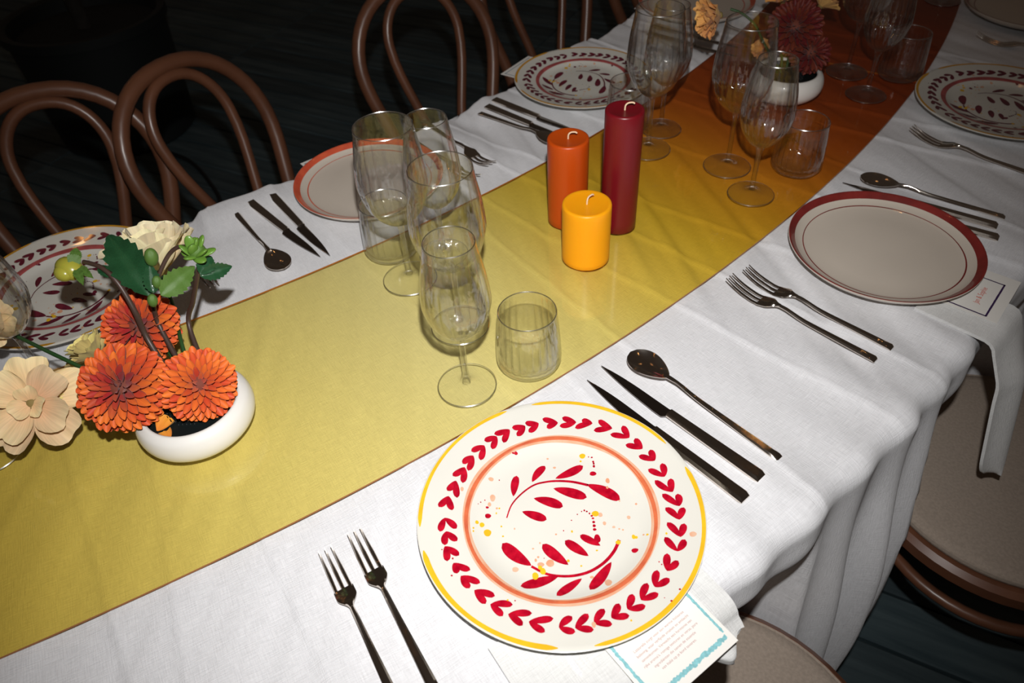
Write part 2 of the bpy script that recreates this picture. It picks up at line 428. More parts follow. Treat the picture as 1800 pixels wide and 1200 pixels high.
for a in (-80, -64.5, -50, -36, -17):
    for r in (R_FAR + .12, R_NEAR - .12):
        p = pol(r, a)
        V, F = tube_data([(p.x, p.y, 0.0), (p.x, p.y, TZ - .0505)], [.022, .03], 8)
        part('leg', mk('leg', V, F, M['table_wood'], True, 40), tb)

# ---- tablecloth
rng = np.random.default_rng(11)
def vnoise(x, y, seed):
    g = np.random.default_rng(seed).normal(0, 1, (64, 64))
    x = x + 1000.0; y = y + 1000.0
    xi = np.floor(x).astype(int); yi = np.floor(y).astype(int); fx = x - xi; fy = y - yi
    fx = fx * fx * fx * (fx * (fx * 6 - 15) + 10); fy = fy * fy * fy * (fy * (fy * 6 - 15) + 10)
    a = g[xi % 64, yi % 64]; b = g[(xi + 1) % 64, yi % 64]; c = g[xi % 64, (yi + 1) % 64]; d = g[(xi + 1) % 64, (yi + 1) % 64]
    return (a * (1 - fx) + b * fx) * (1 - fy) + (c * (1 - fx) + d * fx) * fy
def smooth(x, a, b):
    t = np.clip((x - a) / (b - a), 0, 1); return t * t * (3 - 2 * t)
# hanging folds on the near side: angle (deg), width (deg), depth (m)
FOLDS = [(-81, .9, .03), (-77.5, 1.0, .03), (-73.5, .9, .03), (-69.5, .9, .03), (-65.6, .8, .035), (-62.0, .9, .03), (-58.9, .55, .02), (-55.6, .50, .045), (-54.3, .62, .050), (-52.75, .55, .038), (-51.4, .50, .050), (-50.1, .45, .034), (-49.0, .4, .03), (-45.2, .8, .035),
         (-43.0, .8, .04), (-40.6, .9, .035), (-37.8, .8, .04), (-34.5, .9, .03), (-31, .9, .04), (-27, .9, .03), (-23, .9, .04), (-18, .9, .03)]
def fold(a, s=1.0):
    f = np.zeros_like(a)
    for c, w_, d in FOLDS: f += d * np.exp(-((a - c) / (w_ * s)) ** 2)
    return f
def cloth_z(r, a):
    """height of the cloth lying on the table (metres), for numpy arrays"""
    s = (a + 50) * math.pi / 180 * 3.3
    rr = r - 3.3
    run = smooth(r, RUN_IN - .03, RUN_IN + .02) * (1 - smooth(r, RUN_OUT - .02, RUN_OUT + .03))
    near = smooth(r, RUN_OUT, RUN_OUT + .05); far = 1 - smooth(r, RUN_IN - .05, RUN_IN)
    # gathers running across the table, slanting
    n1 = vnoise((s + .30 * rr) / .050, rr / .55, 3)
    n2 = vnoise((s + .55 * rr) / .021, rr / .30, 5)
    n3 = vnoise((s - .15 * rr) / .11, rr / .5, 8)
    pf = np.exp(-((a + 50.2) / 2.4) ** 2) * (.5 + 1.1 * far) + np.exp(-((a + 39) / 5.0) ** 2) + .35 * np.exp(-((a + 58.5) / 3.5) ** 2) * near
    amp = .0034 + .0050 * pf * (1 - run)
    amp2 = .0022 + .0050 * pf + .0012 * run + .0046 * run * np.exp(-((a + 51) / 4.5) ** 2)
    z = n1 * amp * .38 + n2 * amp2 * .22 + n3 * amp * .40
    z = z - .0042
    # pressed creases
    for (ac, sl, h) in ((-66.3, 1.5, .0026), (-64.6, 1.5, .0026), (-63.2, -1.0, .0020), (-61.9, .6, .0030), (-59.2, .9, .0022), (-56.6, 1.2, .0016), (-54.9, -2.2, .0018), (-53.6, -.8, .0026), (-52.2, 1.2, .0024), (-50.6, 1.0, .0026), (-49.2, 2.5, .0022), (-46.3, .8, .0022), (-44.0, -1.5, .0026), (-42.6, 1.5, .0030), (-41.0, .5, .0026), (-37.4, 1.0, .0028), (-35.6, -1.0, .0028)):
        d = (a - ac - sl * rr) * .0576
        z = z + .55 * h * np.exp(-(d / .005) ** 2) + .9 * h * (smooth(d, -.0015, .0015) - smooth(d, .01, .09)) * (1 - run * .3)
    z = np.minimum(z, .0014 + .004 * far * pf + .0035 * near * pf * (1 - run))
    z = np.where(run > .5, np.minimum(z, .0012), z)
    z = np.maximum(z, -.019 + .2 * (z + .019))
    # fold heads running in from the near edge
    e = smooth(r, R_NEAR - .22, R_NEAR - .005)
    z = z + e * (fold(a, 1.1) * .20 - .0015)
    # rippled far edge
    e2 = 1 - smooth(r, R_FAR + .01, R_FAR + .09)
    z = z + e2 * .008 * np.clip(vnoise(s / .05, rr * 0, 21), -.4, 1.3)
    return z

def make_cloth():
    NA = 1100
    a = np.linspace(A0, A1, NA)
    RC = .018                       # radius of the bend over the table edge
    rt = np.concatenate([[R_FAR], np.linspace(R_FAR + .004, R_NEAR - RC, 170)])
    rows_r = []; rows_z = []; rows_v = []
    s_ = (a + 50) * math.pi / 180 * 3.3
    # far drop
    for d in np.linspace(.26, 0.012, 16):
        w_ = .010 * vnoise(s_ / .09, s_ * 0, 31) * min(1, d / .1)
        rows_r.append(R_FAR - .012 - w_ - .02 * d); rows_z.append(np.full(NA, -d)); rows_v.append(-d)
    for t in (0.15, .35, .6, .85):
        th_ = t * math.pi / 2
        zz = cloth_z(np.full(NA, R_FAR), a)
        rows_r.append(np.full(NA, R_FAR - .012 * math.cos(th_))); rows_z.append(zz - .012 * (1 - math.sin(th_))); rows_v.append(0)
    for r in rt:
        rows_r.append(np.full(NA, r)); rows_z.append(cloth_z(np.full(NA, r), a)); rows_v.append(r - R_FAR)
    f = fold(a); big = vnoise(s_ / .5, s_ * 0, 41) * .006
    v0 = rt[-1] - R_FAR
    ztop = cloth_z(np.full(NA, R_NEAR - RC), a)
    for t in np.linspace(0.08, 1, 10):
        th_ = t * math.pi / 2
        rows_r.append((R_NEAR - RC) + (RC + .25 * f) * math.sin(th_)); rows_z.append(ztop - (RC + .012 - .2 * f) * (1 - math.cos(th_))); rows_v.append(v0 + RC * th_)
    rb = rows_r[-1]; zb = rows_z[-1]; drop = .56
    for t in np.linspace(0.02, 1, 70):
        d = t * drop
        k = smooth(np.array(d), 0.0, .30)
        wob = vnoise((s_ + d * .05) / .045, s_ * 0 + d * 1.5, 51) * .0022 * smooth(np.array(d), 0, .12)
        w2 = vnoise((s_ - d * .1) / .16, s_ * 0 + d * 1.0, 52) * .010 * k
        fs = fold(a + .25 * np.sin(a * 1.7) * d, 1.0 - .18 * k)
        r = rb + (fs * .95 - .25 * f) * k - .030 * k * (1 - np.exp(-f * 40)) * 0 + wob + w2 + .040 * smooth(np.array(d), 0.0, .5)
        z = zb - d
        x = CX + r * np.cos(np.radians(a)); y = CY + r * np.sin(np.radians(a))
        ca_, sa_ = np.cos(np.radians(a)), np.sin(np.radians(a))
        for (sc, sr, _) in SEATS:       # the seats pushed under the table press the cloth in
            qx, qy = sc[0] - CX, sc[1] - CY; pr_ = ca_ * qx + sa_ * qy; R2 = (sr + .022) ** 2
            disc_ = R2 - (qx * qx + qy * qy - pr_ ** 2)
            rbnd = np.where(disc_ > 0, pr_ - np.sqrt(np.maximum(disc_, 0)), 9.0)
            wgt = float(smooth(np.array(d), .03, .23))
            r = np.where(rbnd < r, r * (1 - wgt) + rbnd * wgt, r)
        x = CX + r * ca_; y = CY + r * sa_
        rows_r.append(r); rows_z.append(z); rows_v.append(v0 + .03 + d)
    Rr = np.array(rows_r); Z = np.array(rows_z); nr = len(rows_r)
    for k in range(len(rows_r) - 70, nr):      # soften the push-in
        pass
    X = CX + Rr * np.cos(np.radians(a))[None]; Y = CY + Rr * np.sin(np.radians(a))[None]
    V = np.stack([X, Y, Z + TZ], -1).reshape(-1, 3)
    i, j = np.meshgrid(np.arange(nr - 1), np.arange(NA - 1), indexing='ij')
    F = np.stack([i * NA + j, (i + 1) * NA + j, (i + 1) * NA + j + 1, i * NA + j + 1], -1).reshape(-1, 4)
    me = bpy.data.meshes.new('tablecloth')
    me.vertices.add(len(V)); me.vertices.foreach_set('co', V.astype(np.float32).ravel())
    me.loops.add(F.size); me.loops.foreach_set('vertex_index', F.astype(np.int32).ravel())
    me.polygons.add(len(F)); me.polygons.foreach_set('loop_start', np.arange(0, F.size, 4, dtype=np.int32))
    me.update(calc_edges=True)
    me.polygons.foreach_set('use_smooth', np.ones(len(F), dtype=bool))
    uv = me.uv_layers.new(name='UVMap')
    U = np.stack([np.tile(s_[None], (nr, 1)), np.tile(np.array(rows_v)[:, None], (1, NA))], -1).reshape(-1, 2)
    uv.data.foreach_set('uv', U[F.ravel()].astype(np.float32).ravel())
    me.materials.append(M['linen'])
    me.update(); me.validate()
    return me
thing('tablecloth', 'white linen tablecloth draped in soft folds over the curved table', 'tablecloth', mesh=make_cloth())

# ---- acrylic runner in sheets, tinted from yellow to deep amber along the table
def acrylic():
    m_, N, L, P = mat('tinted_acrylic'); N.remove(P); out = N['Material Output']
    at_ = N.new('ShaderNodeAttribute'); at_.attribute_name = 'tint'
    tr = N.new('ShaderNodeBsdfTransparent'); L.new(at_.outputs['Color'], tr.inputs[0])
    gs = N.new('ShaderNodeBsdfGlossy'); gs.inputs['Roughness'].default_value = 0.02
    fc, sf = schlick(N, L, 0.04)
    mx = N.new('ShaderNodeMixShader'); L.new(sf, mx.inputs[0]); L.new(tr.outputs[0], mx.inputs[1]); L.new(gs.outputs[0], mx.inputs[2])
    L.new(mx.outputs[0], out.inputs[0])
    return m_
M['acrylic'] = acrylic()
M['acrylic_edge'] = plain('acrylic_edge', (0.30, 0.10, 0.015), .3)
TINT = [(-84, (.970, .890, .55)), (-66, (.979, .904, .57)), (-62, (.989, .936, .66)), (-57, (.997, .961, .755)), (-54, (.994, .948, .69)), (-51.8, (.984, .906, .55)), (-49.8, (.968, .860, .44)), (-47.8, (.950, .785, .375)),
        (-45.8, (.92, .69, .345)), (-43.6, (.86, .58, .33)), (-40, (.80, .50, .32)), (-30, (.76, .46, .31)), (-13, (.75, .45, .31))]
def tint(a):
    return tuple(float(np.interp(a, [t[0] for t in TINT], [t[1][k] for t in TINT])) for k in range(3))
def runner(label, a0, a1):
    n = int((a1 - a0) * 4)
    me = slab('acrylic_runner', RUN_IN, RUN_OUT, a0, a1, .0022, .0052, n, [M['acrylic'], M['acrylic_edge']], .0004)
    ca_ = me.color_attributes.new('tint', 'FLOAT_COLOR', 'POINT')
    cols = []
    for v in me.vertices:
        a = math.degrees(math.atan2(v.co.y - CY, v.co.x - CX)); cols += [*tint(a), 1]
    ca_.data.foreach_set('color', cols)
    for p in me.polygons:
        if abs(p.normal.z) < .5: p.material_index = 1
    return thing('acrylic_runner', label, 'table runner', mesh=me, group=None)
runner('transparent acrylic runner sheet turning from yellow to amber, under candles and nearest glasses', A0 + .3, -38.53)
runner('deep amber acrylic runner sheet at the far right end, beyond the straight joint', -38.47, A1 - .3)

# ------------------------------------------------------------------ bentwood chairs (front = +X, origin on the floor under the back)
def hoop_pts(w0, w1, v1, T, n=22):
    P = []
    for k in range(8):
        v = v1 * k / 8; s = v / v1; s = s * s * (3 - 2 * s); P.append((w0 + (w1 - w0) * s, v))
    for k in range(n + 1):
        t = math.pi * k / n
        P.append((w1 * math.copysign(abs(math.cos(t)) ** .9, math.cos(t)), v1 + (T - v1) * math.sin(t)))
    for k in range(7, -1, -1):
        v = v1 * k / 8; s = v / v1; s = s * s * (3 - 2 * s); P.append((-(w0 + (w1 - w0) * s), v))
    return P
def make_chair():
    t = thing('bentwood_chair', '', 'chair')
    rk = .3223; zs = .47
    def bp(u, v): return Vector((-v * math.sin(rk), u, zs + v * math.cos(rk)))
    outer = [bp(u, v) for u, v in hoop_pts(.1252, .1703, .2267, .3916)]
    l = Vector((-.10, .165, .01)); r_ = Vector((-.10, -.165, .01))
    leg1 = [l + (outer[0] - l) * (k / 6) + Vector((.02 * math.sin(math.pi * k / 6), 0, 0)) for k in range(6)]
    leg2 = [r_ + (outer[-1] - r_) * (k / 6) + Vector((.02 * math.sin(math.pi * k / 6), 0, 0)) for k in range(6)][::-1]
    path = leg1 + outer + leg2
    rad = [.013 + .003 * min(1, k / 6) for k in range(6)] + [.0155 - .0 * k for k in range(len(outer))] + [.016 - .003 * k / 6 for k in range(6)]
    part('back_hoop', tube('back_hoop', path, rad, M['bentwood'], 12), t)
    inner = [bp(u, v) + Vector((.004, 0, 0)) for u, v in hoop_pts(.0378, .0894, .2705, .3721)]
    inner = [bp(.0378, 0) + Vector((.012, 0, -.01))] + inner + [bp(-.0378, 0) + Vector((.012, 0, -.01))]
    part('inner_hoop', tube('inner_hoop', inner, .0115, M['bentwood'], 10), t)
    cx = .19
    prof = [(.160, -.022), (.203, -.022), (.211, -.014), (.212, .006), (.204, .013), (.196, .013), (.160, .0)]
    V = lathe('seat_ring', [(r, z) for r, z in prof] + [prof[0]], 56, M['bentwood'])
    part('seat_ring', V, t, loc=(cx, 0, zs - .022))
    seat_ = part('seat', lathe('seat', [(0, .0), (.190, .0), (.1965, .004), (.197, .010), (.1935, .0145), (.180, .0175), (.12, .0195), (0, .0205)], 64, M['seat_cloth'], sharp=80), t, loc=(cx, 0, zs - .012))
    circ = [(.1955 * math.cos(R(k * 6)), .1955 * math.sin(R(k * 6)), .0125) for k in range(61)]
    part('piping', tube('piping', circ, .0022, M['seat_cloth'], 6), seat_)
    for s in (1, -1):
        pts = spline([(cx + .125, s * .125, zs - .035), (cx + .150, s * .140, .30), (cx + .160, s * .155, .12), (cx + .19, s * .175, 0.012)], 5)
        part('leg', tube('leg', pts, [.0165 - .004 * k / len(pts) for k in range(len(pts))], M['bentwood'], 10), t)
    ring = [(cx - .03 + .168 * math.cos(R(k * 7.5)), .150 * math.sin(R(k * 7.5)), zs - .17) for k in range(49)]
    part('leg_ring', tube('leg_ring', ring, .010, M['bentwood'], 8), t)
    return t
chair = make_chair()
def place_chair(x, y, yaw, label, group, first=[True]):
    if first[0]:
        first[0] = False; c = chair; c.location = (x, y, 0); c.rotation_euler = (0, 0, R(yaw)); c['label'] = label; c['group'] = group; return c
    return dup(chair, label, (x, y, 0), R(yaw), group)
FG = 'bentwood chairs along the far side of the table'
place_chair(-.8068, 1.2195, -71.7, 'brown bentwood chair at far left, its hoop cut by the left picture edge', FG)
place_chair(-.5326, 1.3414, -33.2, 'brown bentwood chair behind the three pieces of cutlery, tallest full arch at left', FG)
place_chair(-.1221, 1.6906, -62.9, 'brown bentwood chair with its top cut off, behind the rear wine glasses', FG)
place_chair(.162, 2.05, -60.3, 'dim bentwood chair behind the upper patterned plate, only lower back bars visible', FG)
place_chair(.50, 2.26, -40, 'dim bentwood chair furthest back, thin bars above the far tablecloth edge', FG)
NG = 'upholstered bentwood chairs on the near side'
for (sc, sr, aim), lb in zip(SEATS, ('bentwood chair with round beige seat at the right edge, under the hanging napkin', 'bentwood chair with round beige seat at the bottom, under the menu card')):
    yaw = math.degrees(math.atan2(CY - sc[1], CX - sc[0])) + (8 if sc[0] > .5 else 0)
    place_chair(sc[0] - .19 * math.cos(R(yaw)), sc[1] - .19 * math.sin(R(yaw)), yaw, lb, NG)

# ---- planter and cable in the dark
pl = thing('planter', 'large black round planter in the dark at the upper left', 'planter', (-1.50, 2.86, 0))
part('pot', lathe('pot', [(0, 0), (.245, 0), (.255, .01), (.278, .42), (.292, .425), (.292, .458), (.275, .46), (.262, .452), (.255, .40), (0, .40)], 48, M['planter']), pl)
part('soil', lathe('soil', [(0, .405), (.15, .412), (.252, .405), (.252, .401), (0, .401)], 32, M['soil']), pl)
part('trunk', tube('trunk', spline([(-.02, .02, .40), (-.03, .02, .9), (-.06, .05, 1.5), (-.04, .08, 2.1)], 5), .028, M['bark'], 10), pl)
cb = spline([(-1.30, 2.63, .012), (-1.18, 2.55, .008), (-1.07, 2.40, .008), (-.98, 2.22, .008), (-.97, 2.0, .008)], 8)
thing('cable', 'black cable lying on the dark deck beside the planter', 'cable', mesh=tube('cable', cb, .0075, M['rubber'], 8))

# ------------------------------------------------------------------ plates
PR = .1459
PROF = [(.0, .0062), (.055, .0062), (.074, .0068), (.083, .0082), (.090, .0112), (.0955, .0136), (.105, .0148), (.125, .0178), (.140, .0205), (.1445, .0212), (.1459, .0206)]
def plate_z(r): return float(np.interp(r, [p[0] for p in PROF], [p[1] for p in PROF]))
under = [(.1455, .0190), (.138, .0172), (.118, .0135), (.100, .0100), (.090, .0060), (.080, .0030), (.078, .0), (.074, .0), (.072, .0028), (.0, .0034)]
def stroke(ax, ay, bx, by, w, na=10, nb=4, tipfirst=False):
    """teardrop brush mark, round end at a, pointed end at b (mm)"""
    d = Vector((bx - ax, by - ay)); L_ = d.length; d.normalize(); n_ = Vector((-d.y, d.x))
    V = []; bend = random.uniform(-.05, .05) * L_
    for i in range(na + 1):
        t = i / na
        hw = w * .5 * (math.sqrt(max(0, 1 - ((t - .38) / .38) ** 2)) if t < .38 else (1 - ((t - .38) / .62) ** 1.9) ** .8 if t < 1 else 0) + .12
        if i == 0: hw = .15
        c = Vector((ax, ay)) + d * (t * L_) + n_ * (bend * math.sin(math.pi * t))
        for j in range(nb + 1): V.append(c + n_ * (hw * (2 * j / nb - 1)))
    return V, grid_faces(na + 1, nb + 1)
def lift(V, h, sc=1.0):
    return [(x / 1000, y / 1000, plate_z(math.hypot(x, y) / 1000) + h) for x, y in V]
def decal(name, items, mat_, h):
    VV = []; FF = []
    for V, F in items:
        off = len(VV); VV += lift([tuple(v) for v in V], h); FF += [tuple(off + q for q in f) for f in F]
    me = mk(name, VV, FF, mat_, True)
    bm = bmesh.new(); bm.from_mesh(me)
    bm.normal_update()
    for f in bm.faces:
        if f.normal.z < 0: f.normal_flip()
    bm.to_mesh(me); bm.free()
    return me
def disc(x, y, r, n=14):
    V = [(x, y)]; sq = random.uniform(.8, 1.15)
    for k in range(n):
        a = 2 * math.pi * k / n; V.append((x + r * math.cos(a) * sq * (1 + .08 * math.sin(3 * a + x)), y + r * math.sin(a) / sq))
    return V, [(0, k + 1, (k + 1) % n + 1) for k in range(n)]
def arc(r0, r1, a0, a1, wob=.35, taper=4):
    n = max(8, int(abs(a1 - a0) / 2)); V = []
    ph = random.uniform(0, 6)
    for k in range(n + 1):
        a = R(a0 + (a1 - a0) * k / n); tp = min(1, (k * abs(a1 - a0) / n + .8) / taper, ((n - k) * abs(a1 - a0) / n + .8) / taper) if taper else 1
        rm = (r0 + r1) / 2 + wob * math.sin(a * 3 + ph); hw = (r1 - r0) / 2 * tp * (1 + .12 * math.sin(a * 5 + ph * 2))
        for j in range(4):
            r = rm + hw * (2 * j / 3 - 1); V.append((r * math.cos(a), r * math.sin(a)))
    return V, grid_faces(n + 1, 4)
def ribbon(pts, w0, w1):
    P = spline([(x, y, 0) for x, y in pts], 6); V = []
    for i, p in enumerate(P):
        T = (P[min(i + 1, len(P) - 1)] - P[max(i - 1, 0)]).normalized(); n_ = Vector((-T.y, T.x)); t = i / (len(P) - 1)
        hw = (w0 + (w1 - w0) * t) / 2
        for j in range(3): V.append((p.x + n_.x * hw * (j - 1), p.y + n_.y * hw * (j - 1)))
    return V, grid_faces(len(P), 3)
HEARTS = [(-114.4,27.2,-124.2,14.0,-110.4,10.4),(-106.8,46.1,-115.7,33.6,-105.5,25.4),(-97.6,63.0,-110.2,51.9,-99.6,43.5),(-88.1,77.6,-99.7,67.4,-93.7,58.7),(-75.7,90.4,-90.1,83.0,-80.2,71.9),(-61.6,101.9,-75.5,96.5,-66.9,85.7),(-46.8,110.4,-64.2,104.9,-54.3,93.7),(-29.0,114.3,-43.9,112.5,-38.7,101.7),(-13.5,116.9,-28.8,118.2,-25.4,105.9),(8.3,116.1,-8.8,122.5,-4.8,110.3),(28.9,114.7,13.7,122.4,9.8,111.4),(46.9,111.3,35.6,117.4,26.8,107.6),(67.9,102.1,54.0,114.7,47.2,102.1),(84.7,87.6,79.7,103.9,64.8,94.9),(96.5,71.6,90.7,85.9,79.4,79.4),(106.9,54.9,104.5,69.1,91.2,63.5),(113.4,33.8,113.9,50.4,98.2,45.5),(117.9,14.3,119.2,30.5,102.7,31.0),(121.3,-3.3,122.5,11.2,107.2,13.7),(118.1,-18.7,125.2,-5.6,107.4,-2.7),(115.2,-38.3,121.9,-23.9,105.8,-19.9),(109.0,-53.5,118.8,-41.8,100.2,-36.1),(95.1,-73.1,98.9,-54.3,107.5,-63.8),(80.6,-88.4,86.2,-71.0,95.7,-81.4),(65.8,-100.3,74.6,-83.4,82.6,-95.4),(52.0,-108.2,59.1,-93.2,68.7,-106.5),(36.2,-115.4,45.2,-101.6,52.5,-114.7),(20.0,-119.4,30.9,-105.7,35.9,-121.8),(2.4,-122.5,15.7,-109.5,18.7,-125.9),(-12.1,-121.0,0.8,-110.9,2.0,-126.8),(-38.9,-113.8,-16.3,-111.8,-25.2,-125.1),(-57.3,-105.5,-35.5,-105.4,-44.7,-117.4),(-73.4,-94.9,-52.8,-95.9,-62.3,-107.2),(-88.2,-79.8,-69.1,-86.4,-77.9,-94.3),(-101.0,-64.4,-82.8,-72.1,-92.8,-77.7),(-108.3,-50.3,-92.2,-58.1,-104.6,-61.7),(-117.0,-31.7,-103.0,-41.7,-114.3,-48.3),(-116.2,-14.6,-105.1,-25.4,-117.1,-30.3),(-117.8,1.2,-105.8,-11.1,-122.3,-14.9)]
LEAVES = [(-42.1,54.3,-46.8,28.8,6.5),(-10.6,64.9,-25.9,45.4,6.5),(30.8,61.6,-0.5,47.8,7.5),(30.1,21.4,-3.7,35.4,9.0),(4.1,12.2,-25.4,24.7,8.5),(-14.0,-2.1,-38.5,9.4,7.5),(-20.4,-30.1,3.1,-54.2,8.5),(2.5,-27.6,23.8,-46.1,7.5),(18.2,-22.6,36.9,-35.6,6.0),(-44.6,-75.4,-7.6,-65.7,8.0),(-11.2,-87.2,14.6,-69.8,6.5),(20.8,-83.0,45.2,-54.5,8.0),(64.2,15.7,32.0,37.7,9.5),(-60.5,-26.3,-33.0,-52.7,10.0)]
STEMS = [[[-54.9, 3.0], [-49.1, 18.3], [-38.0, 31.3], [-24.3, 41.1], [-10.9, 44.2], [2.4, 44.4], [18.0, 41.9], [33.2, 36.6]],[[56.5, -31.0], [49.3, -43.3], [38.0, -54.6], [23.8, -62.7], [9.1, -66.1], [-5.2, -65.8], [-19.2, -62.3], [-33.0, -53.4]]]
DOTS_ORANGE = [(-69.7,50.0,2.5),(-68.7,27.8,3.5),(54.7,40.3,2.7),(53.1,32.0,1.5),(69.8,-6.1,2.0),(-14.3,-51.3,4.0),(-48.8,-56.0,3.0),(38.9,-77.3,3.7),(-23.8,-52.3,3.0),(19.4,-120.9,2.5),(127.3,-37.3,3.2),(44.4,-10.9,2.0),(53.2,-15.8,1.5),(-100.4,36.0,2.2),(-0.4,61.8,1.5),(-6.9,73.9,1.2),(24.4,-69.2,1.7),(-5.9,-19.9,1.0),(-22.8,-28.5,1.0),(-30.1,-34.3,1.0),(-25.6,-43.9,1.2),(-28.3,-47.1,1.5),(58.3,-18.5,1.0),(61.9,-19.9,1.0),(79.8,8.5,1.2),(63.5,14.3,1.0),(-47.4,-10.3,1.0),(81.0,-28.7,1.0),(41.5,-0.5,2.5),(-72.3,20.1,2.2),(-64.7,15.0,1.2)]
DOTS_YELLOW = [(31.4,73.8,3.2),(36.6,1.1,3.5),(-75.1,-13.7,4.0),(-80.5,-4.4,2.7),(-85.5,-1.8,2.0),(-29.9,-64.1,3.5),(-22.1,-59.5,3.2),(-24.7,-55.4,2.2),(71.1,-29.0,2.2),(73.4,-30.0,1.7),(55.1,-33.6,2.5),(28.8,67.7,1.2),(10.5,-17.8,1.2),(-60.8,-6.8,1.0),(-89.0,-9.3,1.0),(-89.1,-13.0,1.0),(32.8,-40.8,1.0),(15.6,-56.4,1.0),(3.5,-50.0,1.5),(84.5,-29.7,1.2),(102.6,-32.3,1.2),(53.3,-119.9,1.0),(-57.3,-91.0,1.0),(-59.5,-18.3,1.0),(-62.1,14.8,1.0),(-65.4,9.1,1.0)]
DOTS_RED = [(-41.3,80.8,2.0),(-44.3,80.8,1.2),(-74.2,6.2,3.0),(-74.7,16.4,1.5),(40.2,50.7,3.2),(42.4,60.0,1.5),(42.6,63.3,1.2),(42.3,65.6,1.2),(41.4,71.0,1.0),(38.0,72.0,0.7),(69.7,-44.8,3.0),(33.5,-17.2,1.7),(33.6,-12.9,1.7),(33.6,-8.6,1.5),(33.4,-4.2,1.2),(32.5,-1.2,1.2),(30.6,1.8,1.0),(28.1,4.4,1.0),(25.7,5.8,1.0),(22.8,4.8,0.7),(18.1,1.6,0.7),(11.3,-4.9,0.7),(2.1,-16.3,0.7),(-109.1,-45.3,1.0),(-109.7,-64.1,1.0),(-119.8,-35.5,0.7),(-50.4,-91.9,0.7),(-19.9,-45.6,0.5),(102.5,-94.0,1.0),(92.6,-104.7,1.0),(87.1,-100.8,0.5),(89.6,-62.4,0.7),(91.5,-65.6,0.7),(-76.9,25.0,0.7),(-81.3,22.3,0.7),(-83.9,19.9,0.5),(-61.0,49.4,0.7),(34.9,-27.7,4.0)]
def make_patterned():
    t = thing('patterned_plate', '', 'plate')
    part('dish', lathe('dish', PROF + under, 120, M['porcelain'], sharp=70), t)
    items = []
    for tx, ty, ax, ay, bx, by in HEARTS:
        items.append(stroke(ax, ay, tx, ty, 7.2)); items.append(stroke(bx, by, tx, ty, 7.0))
    part('heart_leaf_wreath', decal('heart_leaf_wreath', items, M['paint_red'], .00030), t, 'wreath of crimson heart-shaped leaf pairs')
    items = [stroke(*l[:4], l[4] * 1.3, na=14) for l in LEAVES] + [ribbon(STEMS[0], 1.3, 3.2), ribbon(STEMS[1], 3.4, 2.6)]
    part('leaf_sprigs', decal('leaf_sprigs', items, M['paint_red'], .00034), t, 'two curved crimson leaf sprigs')
    part('pale_ring', decal('pale_ring', [arc(92.3, 100.6, 0, 360, .3, 0)], M['paint_orange_wash'], .00022), t, 'pale orange ring')
    part('orange_ring', decal('orange_ring', [arc(94.4, 98.4, 0, 360, .5, 0)], M['paint_orange'], .00026), t, 'orange ring around the well')
    part('yellow_rim_line', decal('yellow_rim_line', [arc(140.8, 144.6, 110, 184, .2), arc(139.8, 144.7, 195, 264, .2), arc(140.4, 144.9, 277, 377, .2), arc(140.8, 144.7, 31, 98, .2)], M['paint_yellow'], .00030), t, 'four broken strokes of yellow along the rim')
    part('orange_splashes', kind='stuff', parent=t, mesh=decal('orange_splashes', [disc(*d) for d in DOTS_ORANGE], M['paint_orange_wash'], .00042))
    part('yellow_splashes', kind='stuff', parent=t, mesh=decal('yellow_splashes', [disc(*d) for d in DOTS_YELLOW], M['paint_yellow'], .00046))
    part('red_splashes', kind='stuff', parent=t, mesh=decal('red_splashes', [disc(*d) for d in DOTS_RED], M['paint_red'], .00050))
    return t
random.seed(8)
ZC = .0022    # resting height on the cloth
pp = make_patterned()
pp.location = (.0376, .4188, TZ + ZC); pp['label'] = 'large white plate with crimson leaf wreath and yellow rim, nearest at the bottom'; pp['group'] = 'plates painted with leaf wreaths'
GP = 'plates painted with leaf wreaths'
def recolour(t):
    """the plates further off are painted in plum, rose and ochre"""
    for ch in t.children:
        k = ch.name.split('.')[0]
        m_ = {'heart_leaf_wreath': 'paint_plum', 'leaf_sprigs': 'paint_plum', 'red_splashes': 'paint_plum', 'pale_ring': 'paint_rose', 'orange_ring': 'paint_rose', 'yellow_rim_line': 'paint_ochre'}.get(k)
        if m_: ch.material_slots[0].link = 'OBJECT'; ch.material_slots[0].material = M[m_]
        lb = {'heart_leaf_wreath': 'wreath of plum heart-shaped leaf pairs', 'leaf_sprigs': 'two curved plum leaf sprigs', 'pale_ring': 'rose ring', 'orange_ring': 'dark rose ring around the well', 'yellow_rim_line': 'ochre line along the rim'}.get(k)
        if lb: ch['label'] = lb
recolour(dup(pp, 'white plate with plum leaves at the left edge, behind the orange dahlias', (-.6343, .8513, TZ + ZC), R(22), GP, .95))
recolour(dup(pp, 'white plate with plum leaves at the far edge, behind the tall red candle', (.174, 1.4064, TZ + ZC), R(-78), GP, .93))
recolour(dup(pp, 'white plate with plum leaves cut by the right picture edge', (.8996, 1.2014, TZ + ZC), R(-70), GP, 1.0))

